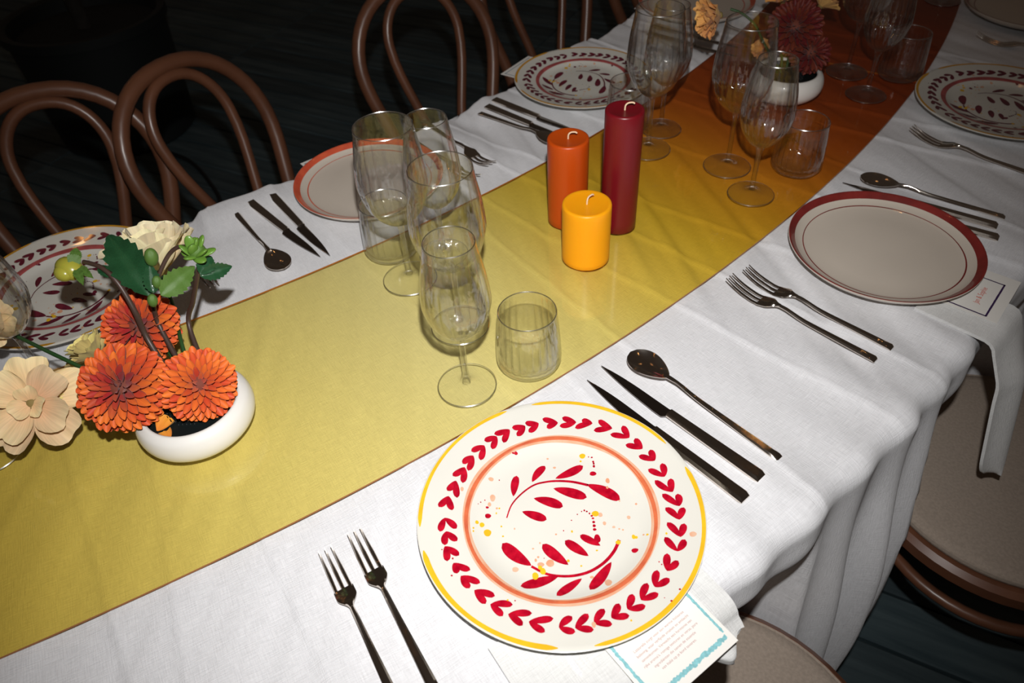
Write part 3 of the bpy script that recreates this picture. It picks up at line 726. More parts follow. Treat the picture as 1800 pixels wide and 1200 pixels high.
PROF2 = [(.0, .0062), (.075, .0064), (.100, .0074), (.112, .0100), (.119, .0142), (.1245, .0190), (.1275, .0212), (.1292, .0208)]
under2 = [(.1290, .0190), (.122, .0120), (.110, .0060), (.090, .0030), (.074, .0022), (.073, .0), (.069, .0), (.067, .0026), (.0, .0034)]
def make_plain(bandmat, name):
    P_ = PROF; 
    def z2(r): return float(np.interp(r, [p[0] for p in PROF2], [p[1] for p in PROF2]))
    t = thing('banded_plate', '', 'plate')
    part('dish', lathe('dish', PROF2 + under2, 110, M['porcelain_beige'], sharp=70), t)
    def ring(nm, radii, h, m_):
        V = []; n = 110
        for r in radii:
            for k in range(n):
                a = 2 * math.pi * k / n; rr = r + .0003 * math.sin(3 * a + r * 900); V.append((rr * math.cos(a), rr * math.sin(a), z2(rr) + h))
        F = [f[::-1] for f in grid_faces(len(radii), n, False, True)]
        me = mk(nm, V, F, m_, True)
        bm = bmesh.new(); bm.from_mesh(me); bm.normal_update()
        for f in bm.faces:
            if f.normal.z < 0: f.normal_flip()
        bm.to_mesh(me); bm.free(); return me
    part('rim_band', ring('rim_band', [.1190, .1215, .1240, .1262, .1275, .1289], .0003, bandmat), t, name + ' band on the rim')
    part('inner_line', ring('inner_line', [.1062, .1070, .1078], .0003, bandmat), t, 'thin ' + name + ' line')
    return t
GB = 'cream plates with a painted band'
b1 = make_plain(M['paint_wine'], 'wine red'); b1.location = (.5307, .8176, TZ + ZC); b1['label'] = 'cream plate with wine red rim band, on the right beside the name card'; b1['group'] = GB
b2 = make_plain(M['paint_coral'], 'coral'); b2.location = (-.2196, 1.0835, TZ + ZC); b2.scale = (.96,) * 3; b2['label'] = 'cream plate with coral rim band, behind the wine glasses at left'; b2['group'] = GB
dup(b1, 'cream plate with red rim cut by the top right corner', (1.177, 1.606, TZ + ZC), .5, GB, 1.06)
dup(b2, 'dim cream plate at the top edge behind the peach flower', (.478, 1.765, TZ + ZC), .5, GB, 1.03)

# ------------------------------------------------------------------ cutlery (tip at x = 0, handle end at x = L)
def fork(Ln=.205):
    t = thing('fork', '', 'fork')
    st = M['steel']
    def zf(x): return .0045 + .0105 * max(0, (1 - x / .030)) ** 1.6 + .0045 * math.exp(-((x - .082) / .020) ** 2) - .003 * math.exp(-((x - .045) / .014) ** 2)
    for k in (-1, 0, 1):
        secs = []
        for i in range(11):
            x = .0005 + .052 * i / 10; hw = .0007 + .0013 * min(1, i / 5.0); yc = k * (.0072 + .0010 * i / 10)
            secs.append((x, yc, hw, zf(x), .0007 + .0003 * min(1, i / 4), .35))
        part('tine', loft('tine', secs, st), t)
    secs = []
    for i in range(13):
        x = .050 + .028 * i / 12; u = i / 12
        hw = .0110 if u < .42 else .0110 - .0085 * smooth(np.array(u), .42, 1.0)
        secs.append((x, 0, float(hw), zf(x), .0012 + .0006 * u, .25))
    part('shoulder', loft('shoulder', secs, st), t)
    secs = []
    for i in range(15):
        u = i / 14; x = .0775 + (Ln - .0775) * u
        hw = .0025 + .0032 * u ** 1.1
        secs.append((x, 0, hw, zf(x) - .0012 * u, .0018 + .0004 * u, .45))
    secs.append((Ln + .003, 0, .0048, zf(Ln) - .0026, .0008, .2))
    part('handle', loft('handle', secs, st), t)
    return t
def knife(Ln=.232, bl=.105, wide=.0105):
    t = thing('knife', '', 'knife')
    secs = []
    for i in range(17):
        u = i / 16; x = bl * u
        e = wide * (1 - (1 - u) ** 1.8) if u < .85 else wide
        top = wide * .75 * (1 - (1 - min(1, u * 1.6)) ** 2.2)
        yl, yh = -e - .0002, top * .62 + .0002
        secs.append((x, (yl + yh) / 2, (yh - yl) / 2, .0030, .0006 + .0004 * u, .5))
    x = bl + .004; secs.append((x, .0, .0064, .0032, .0014, .4))
    part('blade', loft('blade', secs, M['steel_blade']), t, 'dark reflecting blade')
    secs = []
    for i in range(12):
        u = i / 11; x = bl + .0035 + (Ln - bl - .0035) * u
        secs.append((x, 0, .0062 + .0022 * u, .0040 + .0004 * u, .0034 + .0006 * u, .34))
    secs.append((Ln + .0045, 0, .0072, .0030, .0016, .2))
    part('handle', loft('handle', secs, M['steel']), t)
    return t
def spoon(Ln=.218):
    t = thing('spoon', '', 'spoon')
    bl, wd = .062, .0195
    def outline(u): return wd * (math.sin(math.pi * min(1, u ** .72)) ** .72 if 0 < u < 1 else 0) + .0016 * u
    V = []; nu, nv = 22, 12
    for sgn in (0, 1):
        for i in range(nu + 1):
            u = i / nu; hw = max(outline(u), .0004)
            for j in range(nv + 1):
                v = 2 * j / nv - 1
                dep = .0085 * (1 - v * v) * math.sin(math.pi * min(1, max(0, u))) ** .8
                V.append((bl * u, v * hw, .0118 - dep + .001 * u - sgn * .0011))
    F = grid_faces(nu + 1, nv + 1); n1 = (nu + 1) * (nv + 1)
    F2 = [tuple(n1 + q for q in f[::-1]) for f in F]
    rim = []
    for i in range(nu):
        a = i * (nv + 1); b = (i + 1) * (nv + 1); rim.append((a, a + n1, b + n1, b)); a += nv; b += nv; rim.append((a, b, b + n1, a + n1))
    me = mk('bowl', V, F + F2 + rim, M['steel'], True)
    bm = bmesh.new(); bm.from_mesh(me); bmesh.ops.recalc_face_normals(bm, faces=bm.faces); bm.to_mesh(me); bm.free(); me.set_sharp_from_angle(angle=R(50))
    part('bowl', me, t)
    secs = []
    for i in range(17):
        u = i / 16; x = bl - .006 + (Ln - bl + .006) * u
        hw = (.0030 if u < .08 else .0021 + .0038 * ((u - .08) / .92) ** 1.15)
        z = .0108 + .0035 * math.exp(-((u - .12) / .12) ** 2) - .0075 * u
        secs.append((x, 0, hw, z, .0016 + .0006 * u, .40))
    secs.append((Ln + .004, 0, .0052, .0022, .0009, .2))
    part('handle', loft('handle', secs, M['steel']), t)
    return t
def lay(o, tip, end, label, group, L_, zt=.004, ze=.004, lift_=0.0, flip=False, use=None):
    """lay a piece so its tip and handle end fall where the photo shows them"""
    a = on(*tip, zt); b = on(*end, ze); d = b - a
    rot = math.atan2(d.y, d.x); sc = math.hypot(d.x, d.y) / L_
    sc = min(1.1, max(.9, sc))
    loc = Vector((a.x, a.y, TZ + .0014 + lift_))
    if use is None: use = dup(o, label, loc, rot, group)
    use.location = loc; use.rotation_euler = (0, 0, rot); use['label'] = label; use['group'] = group
    use.scale = (sc, sc * (-1 if flip else 1), sc)
    return use
FK, KN, SP = fork(), knife(), spoon()
LF, LK, LS = .208, .2365, .222
gf, gk, gs_ = 'three-tined steel forks', 'steel table knives', 'pointed steel spoons'
lay(FK, (571, 964), (700, 1240), 'steel fork at the bottom edge, left one of the pair beside the large near plate', gf, LF, .013, use=FK)
lay(FK, (622, 932), (775, 1232), 'steel fork at the bottom edge, right one of the pair, nearer the large plate', gf, LF, .013)
lay(FK, (1281, 488), (1540, 633), 'steel fork on the right, lower one of the pair beside the wine red rimmed plate', gf, LF, .013)
lay(FK, (1310, 473), (1569, 612), 'steel fork on the right, upper one of the pair nearest the wine red rimmed plate', gf, LF, .013)
lay(FK, (1601, 226), (1870, 326), 'steel fork beside the plum-leaf plate at the right edge', gf, LF, .013)
lay(FK, (1716, 61), (1960, 112), 'dim steel fork at the top right beside the corner plate', gf, LF, .013)
lay(FK, (866, 290), (697, 180), 'steel fork seen through the wine glasses, its tines pointing to the runner', gf, LF, .013)
lay(FK, (838, 314), (660, 203), 'steel fork next to the coral rimmed plate, mostly hidden behind wine glasses', gf, LF, .013)
lay(FK, (378, 504), (316, 412), 'steel fork partly hidden by the cream flower and green leaf, left side', gf, LF, .013)
lay(KN, (1032, 668), (1311, 878), 'steel knife half under the rim of the large near plate', gk, LK, use=KN)
lay(KN, (1057, 643), (1339, 841), 'steel knife between the pointed spoon and the knife touching the near plate', gk, LK)
lay(KN, (563, 451), (440, 355), 'dark steel knife between spoon and the other knife, left of the coral rimmed plate', gk, LK, flip=True)
lay(KN, (580, 449), (477, 341), 'dark steel knife nearest the coral rimmed plate', gk, LK, flip=True)
lay(KN, (1481, 321), (1753, 399), 'steel knife behind the wine red rimmed plate, below the spoon', gk, LK)
lay(KN, (1490, 345), (1747, 417), 'steel knife whose handle end peeks from under the wine red rimmed plate', gk, LK)
lay(KN, (1019, 233), (875, 178), 'dark steel knife nearest the upper plum-leaf plate', gk, LK, flip=True)
lay(KN, (1006, 247), (863, 190), 'dark steel knife in the middle of the three pieces left of the orange candle', gk, LK, flip=True)
lay(KN, (1300, 84), (1150, 45), 'dim dark knife at the top, upper one behind the wine glasses', gk, LK, flip=True)
lay(KN, (1295, 99), (1140, 60), 'dim dark knife at the top, lower one behind the wine glasses', gk, LK, flip=True)
lay(SP, (1107, 627), (1371, 806), 'pointed steel spoon beside two knives right of the large near plate', gs_, LS, use=SP)
lay(SP, (501, 476), (410, 369), 'dark pointed spoon left of two knives, near the yellow runner and dahlias', gs_, LS, .008)
lay(SP, (1512, 310), (1767, 382), 'pointed steel spoon behind the wine red rimmed plate', gs_, LS, .010)
lay(SP, (985, 252), (845, 199), 'dark pointed spoon partly hidden behind the orange candle', gs_, LS, .008)

# ------------------------------------------------------------------ cards and napkins
def card(label, corner, ux, W, H_, zc, rot_extra=0, group='printed cards under the plates'):
    """corner: bottom right corner; ux: text direction"""
    ux = Vector((ux[0], ux[1], 0)).normalized(); a = math.atan2(ux.y, ux.x)
    th_ = .0006
    V = [(-W, 0, 0), (0, 0, 0), (0, H_, 0), (-W, H_, 0), (-W, 0, th_), (0, 0, th_), (0, H_, th_), (-W, H_, th_)]
    F = [(3, 2, 1, 0), (4, 5, 6, 7), (0, 1, 5, 4), (1, 2, 6, 5), (2, 3, 7, 6), (3, 0, 4, 7)]
    t = thing('card', label, 'card', (corner[0], corner[1], TZ + zc), a, group)
    part('paper', mk('paper', V, F, M['card'], False), t)
    return t
def brush_line(name, pts, w_, mat_, parent, z=.00085, rough=.25, n=60):
    V = []; pts = [Vector((*p, 0)) for p in pts]; F = []
    for q in range(len(pts) - 1):
        a, b = pts[q], pts[q + 1]; d = (b - a); T = d.normalized(); n_ = Vector((-T.y, T.x, 0)); off = len(V)
        for i in range(n + 1):
            t = i / n; c = a + d * t
            l = w_ / 2 * (1 + random.uniform(-rough, rough)); r_ = w_ / 2 * (1 + random.uniform(-rough, rough))
            V += [tuple(c + n_ * l + Vector((0, 0, z + q * 2e-5))), tuple(c - n_ * r_ + Vector((0, 0, z + q * 2e-5)))]
        F += grid_faces(n + 1, 2, off=off)
    me = mk(name, V, F, mat_, False)
    return part(name, me, parent)
def text_part(lines, size, leading, mat_, parent, x, y, ang=0, z=.00085, width=None, align='LEFT', name='lettering', shear=0):
    VV = []; FF = []
    for k, s in enumerate(lines):
        cu = bpy.data.curves.new('t', 'FONT'); cu.body = s; cu.size = size; cu.align_x = align; cu.shear = shear; cu.resolution_u = 3
        ob = bpy.data.objects.new('t', cu); COL.objects.link(ob)
        bpy.context.view_layer.update()
        me = bpy.data.meshes.new_from_object(ob.evaluated_get(bpy.context.evaluated_depsgraph_get()))
        wx = 1.0
        if width and len(me.vertices):
            xs = [v.co.x for v in me.vertices]; wx = width[k] / (max(xs) - min(xs)) if isinstance(width, (list, tuple)) else width
        off = len(VV)
        VV += [(v.co.x * wx, v.co.y - k * leading, 0) for v in me.vertices]; FF += [tuple(off + i for i in p.vertices) for p in me.polygons]
        bpy.data.objects.remove(ob); bpy.data.curves.remove(cu); bpy.data.meshes.remove(me)
    me = mk(name, VV, FF, mat_, False)
    return part(name, me, parent, loc=(x, y, z), quat=Quaternion((0, 0, 1), ang))

random.seed(3)
mc = card('white menu card with teal painted border and small pink lettering, under the large near plate', (.1849, .2803), (.827, .562), .099, .116, .0078)
brush_line('painted_border', [(-.0945, .116), (-.0935, .0095)], .0030, M['ink_teal'], mc, rough=.35)
brush_line('painted_border', [(-.0935, .0095), (-.0055, .0090)], .0042, M['ink_teal'], mc, rough=.45)
brush_line('painted_border', [(-.0050, .0130), (-.0030, .116)], .0026, M['ink_teal'], mc, rough=.35)
LN = ['Lazzarella zorgt voor een warme Italiaanse', 'beleving, waar verfijnde smaken en ambacht', 'samenkomen. Verwacht een harmonie van', "rijke aroma's, romige texturen en verse, pure", 'ingredi\u00ebnten die samen de essentie', 'van Itali\u00eb op je bord toveren.']
text_part(LN, .0036, .0051, M['ink_rose'], mc, -.050, .0480, align='CENTER')
text_part(['Lazzarella'], .0058, .005, M['ink_rose'], mc, -.050, .0575, align='CENTER', name='heading')

nc = card('white name card with purple border and red lettering, beside the wine red rimmed plate', (.6841, .7332), (.0708, .0739), .1024, .112, .0062)
# border and names measured on the card
brush_line('painted_border', [(-.0965, .112), (-.0970, .0145)], .0022, M['ink_purple'], nc, rough=.12)
brush_line('painted_border', [(-.0975, .0150), (-.0185, .0150)], .0024, M['ink_purple'], nc, rough=.12)
brush_line('painted_border', [(-.0200, .0140), (-.0200, .112)], .0020, M['ink_purple'], nc, rough=.12)
text_part(['Jan & Sophie'], .0098, .005, M['ink_red'], nc, -.0588, .0300, width=.78, align='CENTER')

c3 = card('white card with thin blue line under the upper plum-leaf plate', (.0104, 1.4790), (-.611, -.792), .1, .100, .0009)
c3.rotation_euler[2] = math.atan2(-.77, -.61); c3.location = (.0126, 1.4767, TZ + .0009)
c4 = card('plain white card corner poking out behind the coral rimmed plate', (-.349, 1.1703), (-.81, -.58), .1, .100, .0009)
c5 = card('dim white card with a red line at the top edge of the picture', (.3379, 1.7806), (-.7, -.7), .1, .100, .0009)
for cc, cor, ang, inkm in ((c3, (.0126, 1.4767), 52.0, 'ink_blue'), (c4, (-.352, 1.1703), 37.0, 'ink_blue'), (c5, (.3379, 1.7806), 52.0, 'ink_red')):
    # far cards: bottom right corner (seen by their guest) is the left one in the picture
    ux = Vector((-math.cos(R(ang)), -math.sin(R(ang)), 0)); cc.rotation_euler = (0, 0, math.atan2(ux.y, ux.x)); cc.location = (cor[0], cor[1], TZ + .0030)
    brush_line('painted_border', [(-.095, .0075), (-.004, .0075)], .0016, M[inkm], cc, rough=.1)
    brush_line('painted_border', [(-.006, .006), (-.006, .14)], .0016, M[inkm], cc, rough=.1)
# the far cards' lower left corner has to sit at the given point: shift along the card's own width
for cc in (c3, c4, c5): pass

def napkin(label, a_c, half, r0, drop, seed, tip_shift=0.0, bulge=0.0, thick=.0030, slope=0.0, wave=.008):
    """folded napkin: lies under the plate rim, bends over the table edge and hangs down"""
    NU, NV = 46, 26; V = []
    path = []
    rb = .014
    L0 = R_NEAR - r0 + .006
    for i in range(NU):
        s = (L0 + .02 + drop) * i / (NU - 1)
        if s < L0: path.append((r0 + s, .0010, 0, s))
        elif s < L0 + rb * 1.57:
            t = (s - L0) / rb; path.append((r0 + L0 + rb * math.sin(t), .0010 - rb * (1 - math.cos(t)), t, s))
        else:
            d = s - L0 - rb * 1.57; path.append((r0 + L0 + rb + .0, .0010 - rb - d, 1.57, s))
    for side in (0, 1):
        for i, (r, z, t, s) in enumerate(path):
            h = max(0, -z - .01) / max(drop, .01)
            for j in range(NV):
                v = 2 * j / (NV - 1) - 1
                rnd = math.sqrt(max(0, 1 - max(0, (h - .80) / .20) ** 2)) if h > .80 else 1
                hw = half * (1 - .22 * h) * (.08 + .92 * rnd)
                lat = v * hw + tip_shift * h
                wv = slope * h + (wave * math.sin(v * 3.4 + seed)) * min(1, h * 3) + bulge * math.cos(v * 1.4) * min(1, h * 4)
                rr = r + wv + .012 * min(1, h * 5) + (thick * math.sin(t) if side == 0 else 0)
                zz = z + (thick * math.cos(t) if side == 0 else 0) + .002 * math.sin(v * 5 + seed) * math.cos(t) * (1 if r > r0 + .02 else 0) * (side == 0) * .3
                ang_ = a_c + math.degrees(lat / 3.78)
                V.append(tuple(pol(rr, ang_, zz)))
    n1 = NU * NV; F = [f[::-1] for f in grid_faces(NU, NV)]
    F2 = [tuple(n1 + q for q in f[::-1]) for f in F]
    rim = []
    for i in range(NU - 1):
        a, b = i * NV, (i + 1) * NV; rim.append((a, b, b + n1, a + n1)); a += NV - 1; b += NV - 1; rim.append((a, a + n1, b + n1, b))
    for j in range(NV - 1):
        a, b = j, j + 1; rim.append((a, a + n1, b + n1, b)); a += (NU - 1) * NV; b += (NU - 1) * NV; rim.append((a, b, b + n1, a + n1))
    me = mk('napkin', V, F + F2 + rim, M['napkin'], True)
    bm = bmesh.new(); bm.from_mesh(me); bmesh.ops.recalc_face_normals(bm, faces=bm.faces); bm.to_mesh(me); bm.free()
    uv = me.uv_layers.new(name='UVMap')
    for lp in me.loops:
        c = me.vertices[lp.vertex_index].co; uv.data[lp.index].uv = (math.hypot(c.x - CX, c.y - CY) - c.z, math.atan2(c.y - CY, c.x - CX) * 3.7)
    me.set_sharp_from_angle(angle=R(60))
    return thing('napkin', label, 'napkin', mesh=me, group='white linen napkins hanging over the table edge')
napkin('white napkin hanging in a long fold over the chair seat, below the name card', -48.05, .044, 3.70, .20, 1.0, tip_shift=-.022, bulge=.012, thick=.004, slope=.050, wave=.004)
napkin('white napkin bunched over the table edge beside the menu card, right of it', -56.75, .026, 3.715, .022, 2.2, bulge=.004, thick=.006)
napkin('white napkin fold hanging left of the menu card at the bottom edge', -58.9, .045, 3.70, .10, 3.4, bulge=.006)

# ------------------------------------------------------------------ glasses
def ribs(n, amp, lo, hi, zs):
    def f(k, t):
        z = zs[k]
        if z is None: return 1
        e = float(smooth(np.array(z), lo, lo + .012) * (1 - smooth(np.array(z), hi - .03, hi)))
        return 1 + amp * e * (abs(math.cos(n * t / 2)) - .5)
    return f
def smooth_prof(P, n=4):
    return [(max(0, p.x), p.y) for p in spline([(r, z, 0) for r, z in P], n)]
def stem_glass(kind):
    red = kind == 'large'
    t = thing('wine_glass', '', 'glass')
    fr = .0385 if red else .0360
    h = .237 if red else .216
    b0 = .098 if red else .084       # bottom of the bowl
    foot = [(0, 0), (fr - .0022, 0), (fr - .0015, 0), (fr, .0007), (fr - .0008, .0015), (fr - .0016, .00165), (fr - .004, .0018), (.022, .0026), (.010, .0052), (.0056, .0095), (0, .0095)]
    part('foot', lathe('foot', foot, 72, M['glass_foot'], sharp=60), t)
    part('foot_edge', lathe('foot_edge', [(fr - .0008, .0004), (fr + .0003, .0010), (fr - .0008, .0020), (fr - .0012, .0012), (fr - .0008, .0004)], 72, M['glass_rim'], sharp=80), t)
    stem = smooth_prof([(.0052, .0096), (.0040, .020), (.0036, .045), (.0035, b0 * .72), (.0042, b0 - .010), (.0062, b0 - .0035), (.0075, b0 - .0005)], 4)
    part('stem', lathe('stem', [(0, .0096)] + stem + [(0, b0 - .0005)], 20, M['glass_solid'], sharp=60), t)
    if red: key = [(.0, b0), (.010, b0 + .0010), (.024, b0 + .010), (.0375, b0 + .029), (.0450, b0 + .055), (.0455, b0 + .072), (.0430, b0 + .098), (.0395, b0 + .120), (.0368, h)]
    else: key = [(.0, b0), (.009, b0 + .0010), (.021, b0 + .010), (.0325, b0 + .028), (.0382, b0 + .048), (.0385, b0 + .062), (.0355, b0 + .088), (.0310, b0 + .112), (.0275, h)]
    outp = smooth_prof(key, 5); outp[0] = (0, b0)
    inn = [(max(0, r - .0010), z + (.0035 * max(0, 1 - (z - b0) / .012))) for r, z in outp]
    inn[0] = (0, b0 + .0045)
    prof = outp + [(key[-1][0] - .0005, h + .0006)] + inn[::-1]
    zs = [None] * (len(outp) + 1) + [p[1] for p in inn[::-1]]
    zs2 = [p[1] for p in outp] + [None] + [p[1] for p in inn[::-1]]
    f1 = ribs(20, .060, b0 - .004, h - .02, zs2)
    me = lathe('bowl', prof, 160, M['glass'], rib=lambda k, t_: f1(k, t_) if k > len(outp) else 1 + (f1(k, t_) - 1) * .25, sharp=75)
    part('bowl', me, t)
    part('rim', lathe('rim', [(key[-1][0] - .0010, h), (key[-1][0] - .0004, h + .0010), (key[-1][0] + .0002, h), (key[-1][0] - .0004, h - .0004), (key[-1][0] - .0010, h)], 96, M['glass_rim'], sharp=80), t)
    return t
def tumbler_glass():
    t = thing('tumbler', '', 'glass')
    h = .084
    key = [(0, 0), (.030, .0), (.0365, .0022), (.0400, .008), (.0405, .016), (.0392, .040), (.0372, .065), (.0352, h)]
    outp = [(0, 0), (.028, 0)] + smooth_prof(key[2:], 5)
    ik = [(0, .0075), (.026, .0078), (.0335, .0105), (.0372, .017), (.0378, .028), (.0370, .045), (.0358, .065), (.0340, h)]
    inn = [(0, .0075)] + smooth_prof(ik[1:], 4)
    prof = outp + [(.0346, h + .0007)] + inn[::-1]
    zs = [p[1] for p in outp] + [None] + [p[1] for p in inn[::-1]]
    f1 = ribs(24, .055, .004, h + .005, zs)
    part('body', lathe('body', prof, 192, M['glass'], rib=lambda k, t_: f1(k, t_) if k > len(outp) else 1, sharp=75), t)
    part('rim', lathe('rim', [(.0338, h), (.0346, h + .0012), (.0354, h), (.0346, h - .0005), (.0338, h)], 96, M['glass_rim'], sharp=80), t)
    return t
GLa, GSm, GTu = stem_glass('large'), stem_glass('small'), tumbler_glass()
ZR = .0056
def stand(src, base, label, group, z=ZR, use=None):
    p = on(*base, z) if len(base) == 2 and base[0] > 3 else Vector((base[0], base[1], TZ + z))
    if use: use.location = p; use['label'] = label; use['group'] = group; return use
    return dup(src, label, p, random.uniform(0, 6), group)
g1, g2, g3 = 'large ribbed wine glasses', 'small ribbed wine glasses', 'ribbed water tumblers'
stand(GLa, (-.067, .722), 'large empty wine glass directly behind the nearest small glass', g1, use=GLa)
stand(GLa, (-.139, .827), 'large empty wine glass at left overlapping the coral rimmed plate', g1)
stand(GLa, (.375, 1.068), 'large empty wine glass left of the small one, right half of runner', g1)
stand(GLa, (.256, 1.139), 'large empty wine glass directly right of the tall red candle', g1)
stand(GLa, (.689, 1.379), 'dim large wine glass on dark amber runner, just right of dark red dahlias', g1)
stand(GLa, (-.615, .560), 'wine glass cut by the left picture edge, behind the pale poppy', g1)
stand(GSm, (-.058, .614), 'small empty wine glass nearest the camera on the yellow runner', g2, use=GSm)
stand(GSm, (-.092, .880), 'small empty wine glass behind two large ones, above the fork tines', g2)
stand(GSm, (.391, .983), 'small empty wine glass beside the tumbler, right half of runner', g2)
stand(GSm, (.291, 1.205), 'small wine glass behind the large one right of the red candle', g2)
stand(GSm, (.689, 1.282), 'dim small wine glass on dark amber runner, left of the right-edge plate', g2)
stand(GLa, (1.028, 1.704), 'faint wine glass foot at the top edge on dark amber runner', g1)
stand(GSm, (84, 668), 'small wine glass bowl at the left picture edge, before the plum-leaf plate', g2)
stand(GTu, (.020, .648), 'empty ribbed tumbler nearest the camera, above the large near plate', g3, use=GTu)
stand(GTu, (690, 440), 'empty ribbed tumbler at left, in front of the coral rimmed plate', g3)
stand(GTu, (.483, 1.050), 'empty ribbed tumbler right of the small wine glass, near the runner edge', g3)
stand(GTu, (1103, 222), 'empty ribbed tumbler half hidden behind the tall red candle', g3)
stand(GTu, (.778, 1.350), 'dim ribbed tumbler on dark amber runner beside the right-edge plate', g3)

# ------------------------------------------------------------------ candles
def candle(label, x, y, r, h, m_, wickrot, seed):
    t = thing('pillar_candle', label, 'candle', (x, y, TZ + ZR - .0003), 0, 'pillar candles of three heights')
    prof = [(0, 0), (r - .0012, 0), (r, .0012), (r, h - .0035), (r - .0006, h - .0012), (r - .0025, h), (r - .005, h - .0006), (r * .5, h - .0016), (.004, h - .0022), (0, h - .0022)]
    pr = []
    for i, p in enumerate(prof[:-1]):
        pr.append(p)
    pr = prof[:3] + [(r, .0012 + (h - .0047) * k / 12) for k in range(1, 12)] + prof[3:]
    part('wax', lathe('wax', pr, 64, m_, sharp=70), t)
    pts = spline([(0, 0, h - .004), (.0005, 0, h + .004), (.004, .001, h + .0075), (.010, .001, h + .0085), (.0125, .001, h + .007)], 5)
    part('wick', tube('wick', pts, .0012, M['wick'], 8), t, quat=Quaternion((0, 0, 1), wickrot))
    return t
candle('short golden yellow pillar candle in front', .1145, .852, .0342, .092, M['wax_yellow'], .6, 1)
candle('mid-height burnt orange pillar candle at left of the three', .098, .948, .0300, .139, M['wax_orange'], -.3, 2)
candle('tallest dark red pillar candle at right of the three', .172, .925, .0268, .189, M['wax_red'], -.2, 3)

# ------------------------------------------------------------------ flowers
def uv_grid(me, nu, nv, fn):
    uv = me.uv_layers.new(name='UVMap')
    for lp in me.loops:
        i, j = divmod(lp.vertex_index, nv); uv.data[lp.index].uv = fn(i, j)
def dahlia_petal(kind, mats):
    """cupped ray petal of unit length along +Z, its face towards +Y"""
    V = []; nu, nv = 10, 7
    for i in range(nu):
        u = 1 - (1 - i / (nu - 1)) ** 1.5
        wd = .05 + .11 * min(1, u / .62) ** 1.2
        if u > .62: wd *= math.sqrt(max(.0, 1 - ((u - .62) / .385) ** 2.2))
        wd = max(wd, .02)
        for j in range(nv):
            v = 2 * j / (nv - 1) - 1
            ph = v * (1.35 + .2 * kind)
            y = wd * .95 * (1 - math.cos(ph)) - .16 * max(0, u - .4) ** 1.6
            V.append((wd * math.sin(ph) * 1.05, y, .30 + .70 * u))
    me = mk('petal', V, [f[::-1] for f in grid_faces(nu, nv)], mats, True)
    # make the face side point to +Y
    if sum(p.normal.y for p in me.polygons) < 0:
        me.flip_normals()
    uv_grid(me, nu, nv, lambda i, j: (j / (nv - 1) - .5, 1 - (i / (nu - 1)) ** 3 * .9))
    return me
DP = {k: [dahlia_petal(q, M[k]) for q in (0, 1)] for k in ('dahlia', 'dahlia_mid', 'dahlia_deep')}
def frame(z, y):
    z = z.normalized(); y = (y - z * y.dot(z)).normalized(); x = y.cross(z)
    return Matrix((x, y, z)).transposed().to_quaternion()
def dahlia(label, c, Rd, axis, group, outer='dahlia', inner='dahlia_mid', n=150, maxa=130, stem_to=None, flat=.82):
    axis = Vector(axis).normalized()
    t = thing('dahlia', label, 'flower', c, 0, group)
    up = Vector((0.13, .2, 1)).normalized(); e1 = axis.orthogonal().normalized(); e2 = axis.cross(e1)
    cosm = math.cos(R(maxa))
    for k in range(n):
        f = (k + .5) / n
        ct = 1 - (1 - cosm) * f ** .92; th_ = math.acos(max(-1, min(1, ct))); ph = k * 2.399963
        side = e1 * math.cos(ph) + e2 * math.sin(ph)
        d = axis * math.cos(th_) + side * math.sin(th_)
        toax = axis * math.sin(th_) - side * math.cos(th_)
        zdir = d - toax * (.10 + .18 * f)
        sc = Rd * (.80 + .22 * min(1, f * 3)) * random.uniform(.95, 1.05)
        wsc = Rd * (.34 + .56 * min(1, (f * 1.7) ** .6)) * random.uniform(.92, 1.08)
        q = frame(zdir, toax) @ Quaternion((0, 0, 1), random.uniform(-.15, .15))
        mk_ = inner if f < .10 + random.uniform(0, .08) else outer
        part('petal', DP[mk_][k % 2], t, loc=tuple(d * 0), quat=q, scale=(wsc, wsc, sc * (1 - (1 - flat) * (th_ < .9) * (1 - th_ / .9))))
    # green heart the petals grow from, and the stem
    core = lathe('flower_core', [(0, -.36), (.22, -.3), (.36, -.1), (.38, .1), (.25, .3), (0, .38)], 16, M['paint_core'], sharp=80)
    part('flower_core', core, t, scale=Rd)
    if stem_to is not None:
        s = Vector(stem_to) - Vector(c)
        b = -axis * Rd * .3
        pts = spline([b, b * 1.6 + s * .2, s * .6 + b * .8, s], 5)
        part('stem', tube('stem', pts, .0026, M['stem_green'], 8), t)
    return t
M['paint_core'] = plain('flower_heart', (0.14, 0.03, 0.015), .8)

def soft_petal(seed, spread, mats, ruf=.06, cup=.25):
    """broad papery petal, base at origin, reaching along +X, face towards +Z"""
    rnd = random.Random(seed); nu, nv = 11, 13; V = []
    p1, p2 = rnd.uniform(0, 6), rnd.uniform(0, 6)
    for i in range(nu):
        u = i / (nu - 1)
        for j in range(nv):
            v = 2 * j / (nv - 1) - 1
            edge = 1 - .22 * v ** 4 - .025 * math.cos(v * 6 + p1) - (.05 * math.exp(-(v / .10) ** 2) if seed % 2 else 0)
            r = (.05 + .95 * u) * (edge if u > .5 else 1 + (edge - 1) * u * 2)
            ph = v * spread * (.55 + .45 * math.sin(math.pi * (.25 + .6 * u)))
            z = cup * (u ** 1.6) * (.35 + .65 * v * v) + ruf * u * u * (math.sin(v * 4.5 + p1) + .5 * math.sin(v * 9 + p2)) - .10 * max(0, u - .75) ** 1 * 1.2 + .012 * math.sin(v * 40) * u
            V.append((r * math.cos(ph), r * math.sin(ph), z))
    me = mk('petal', V, grid_faces(nu, nv), mats, True)
    if sum(p.normal.z for p in me.polygons) < 0: me.flip_normals()
    uv_grid(me, nu, nv, lambda i, j: (j / (nv - 1), i / (nu - 1)))
    md = None
    return me
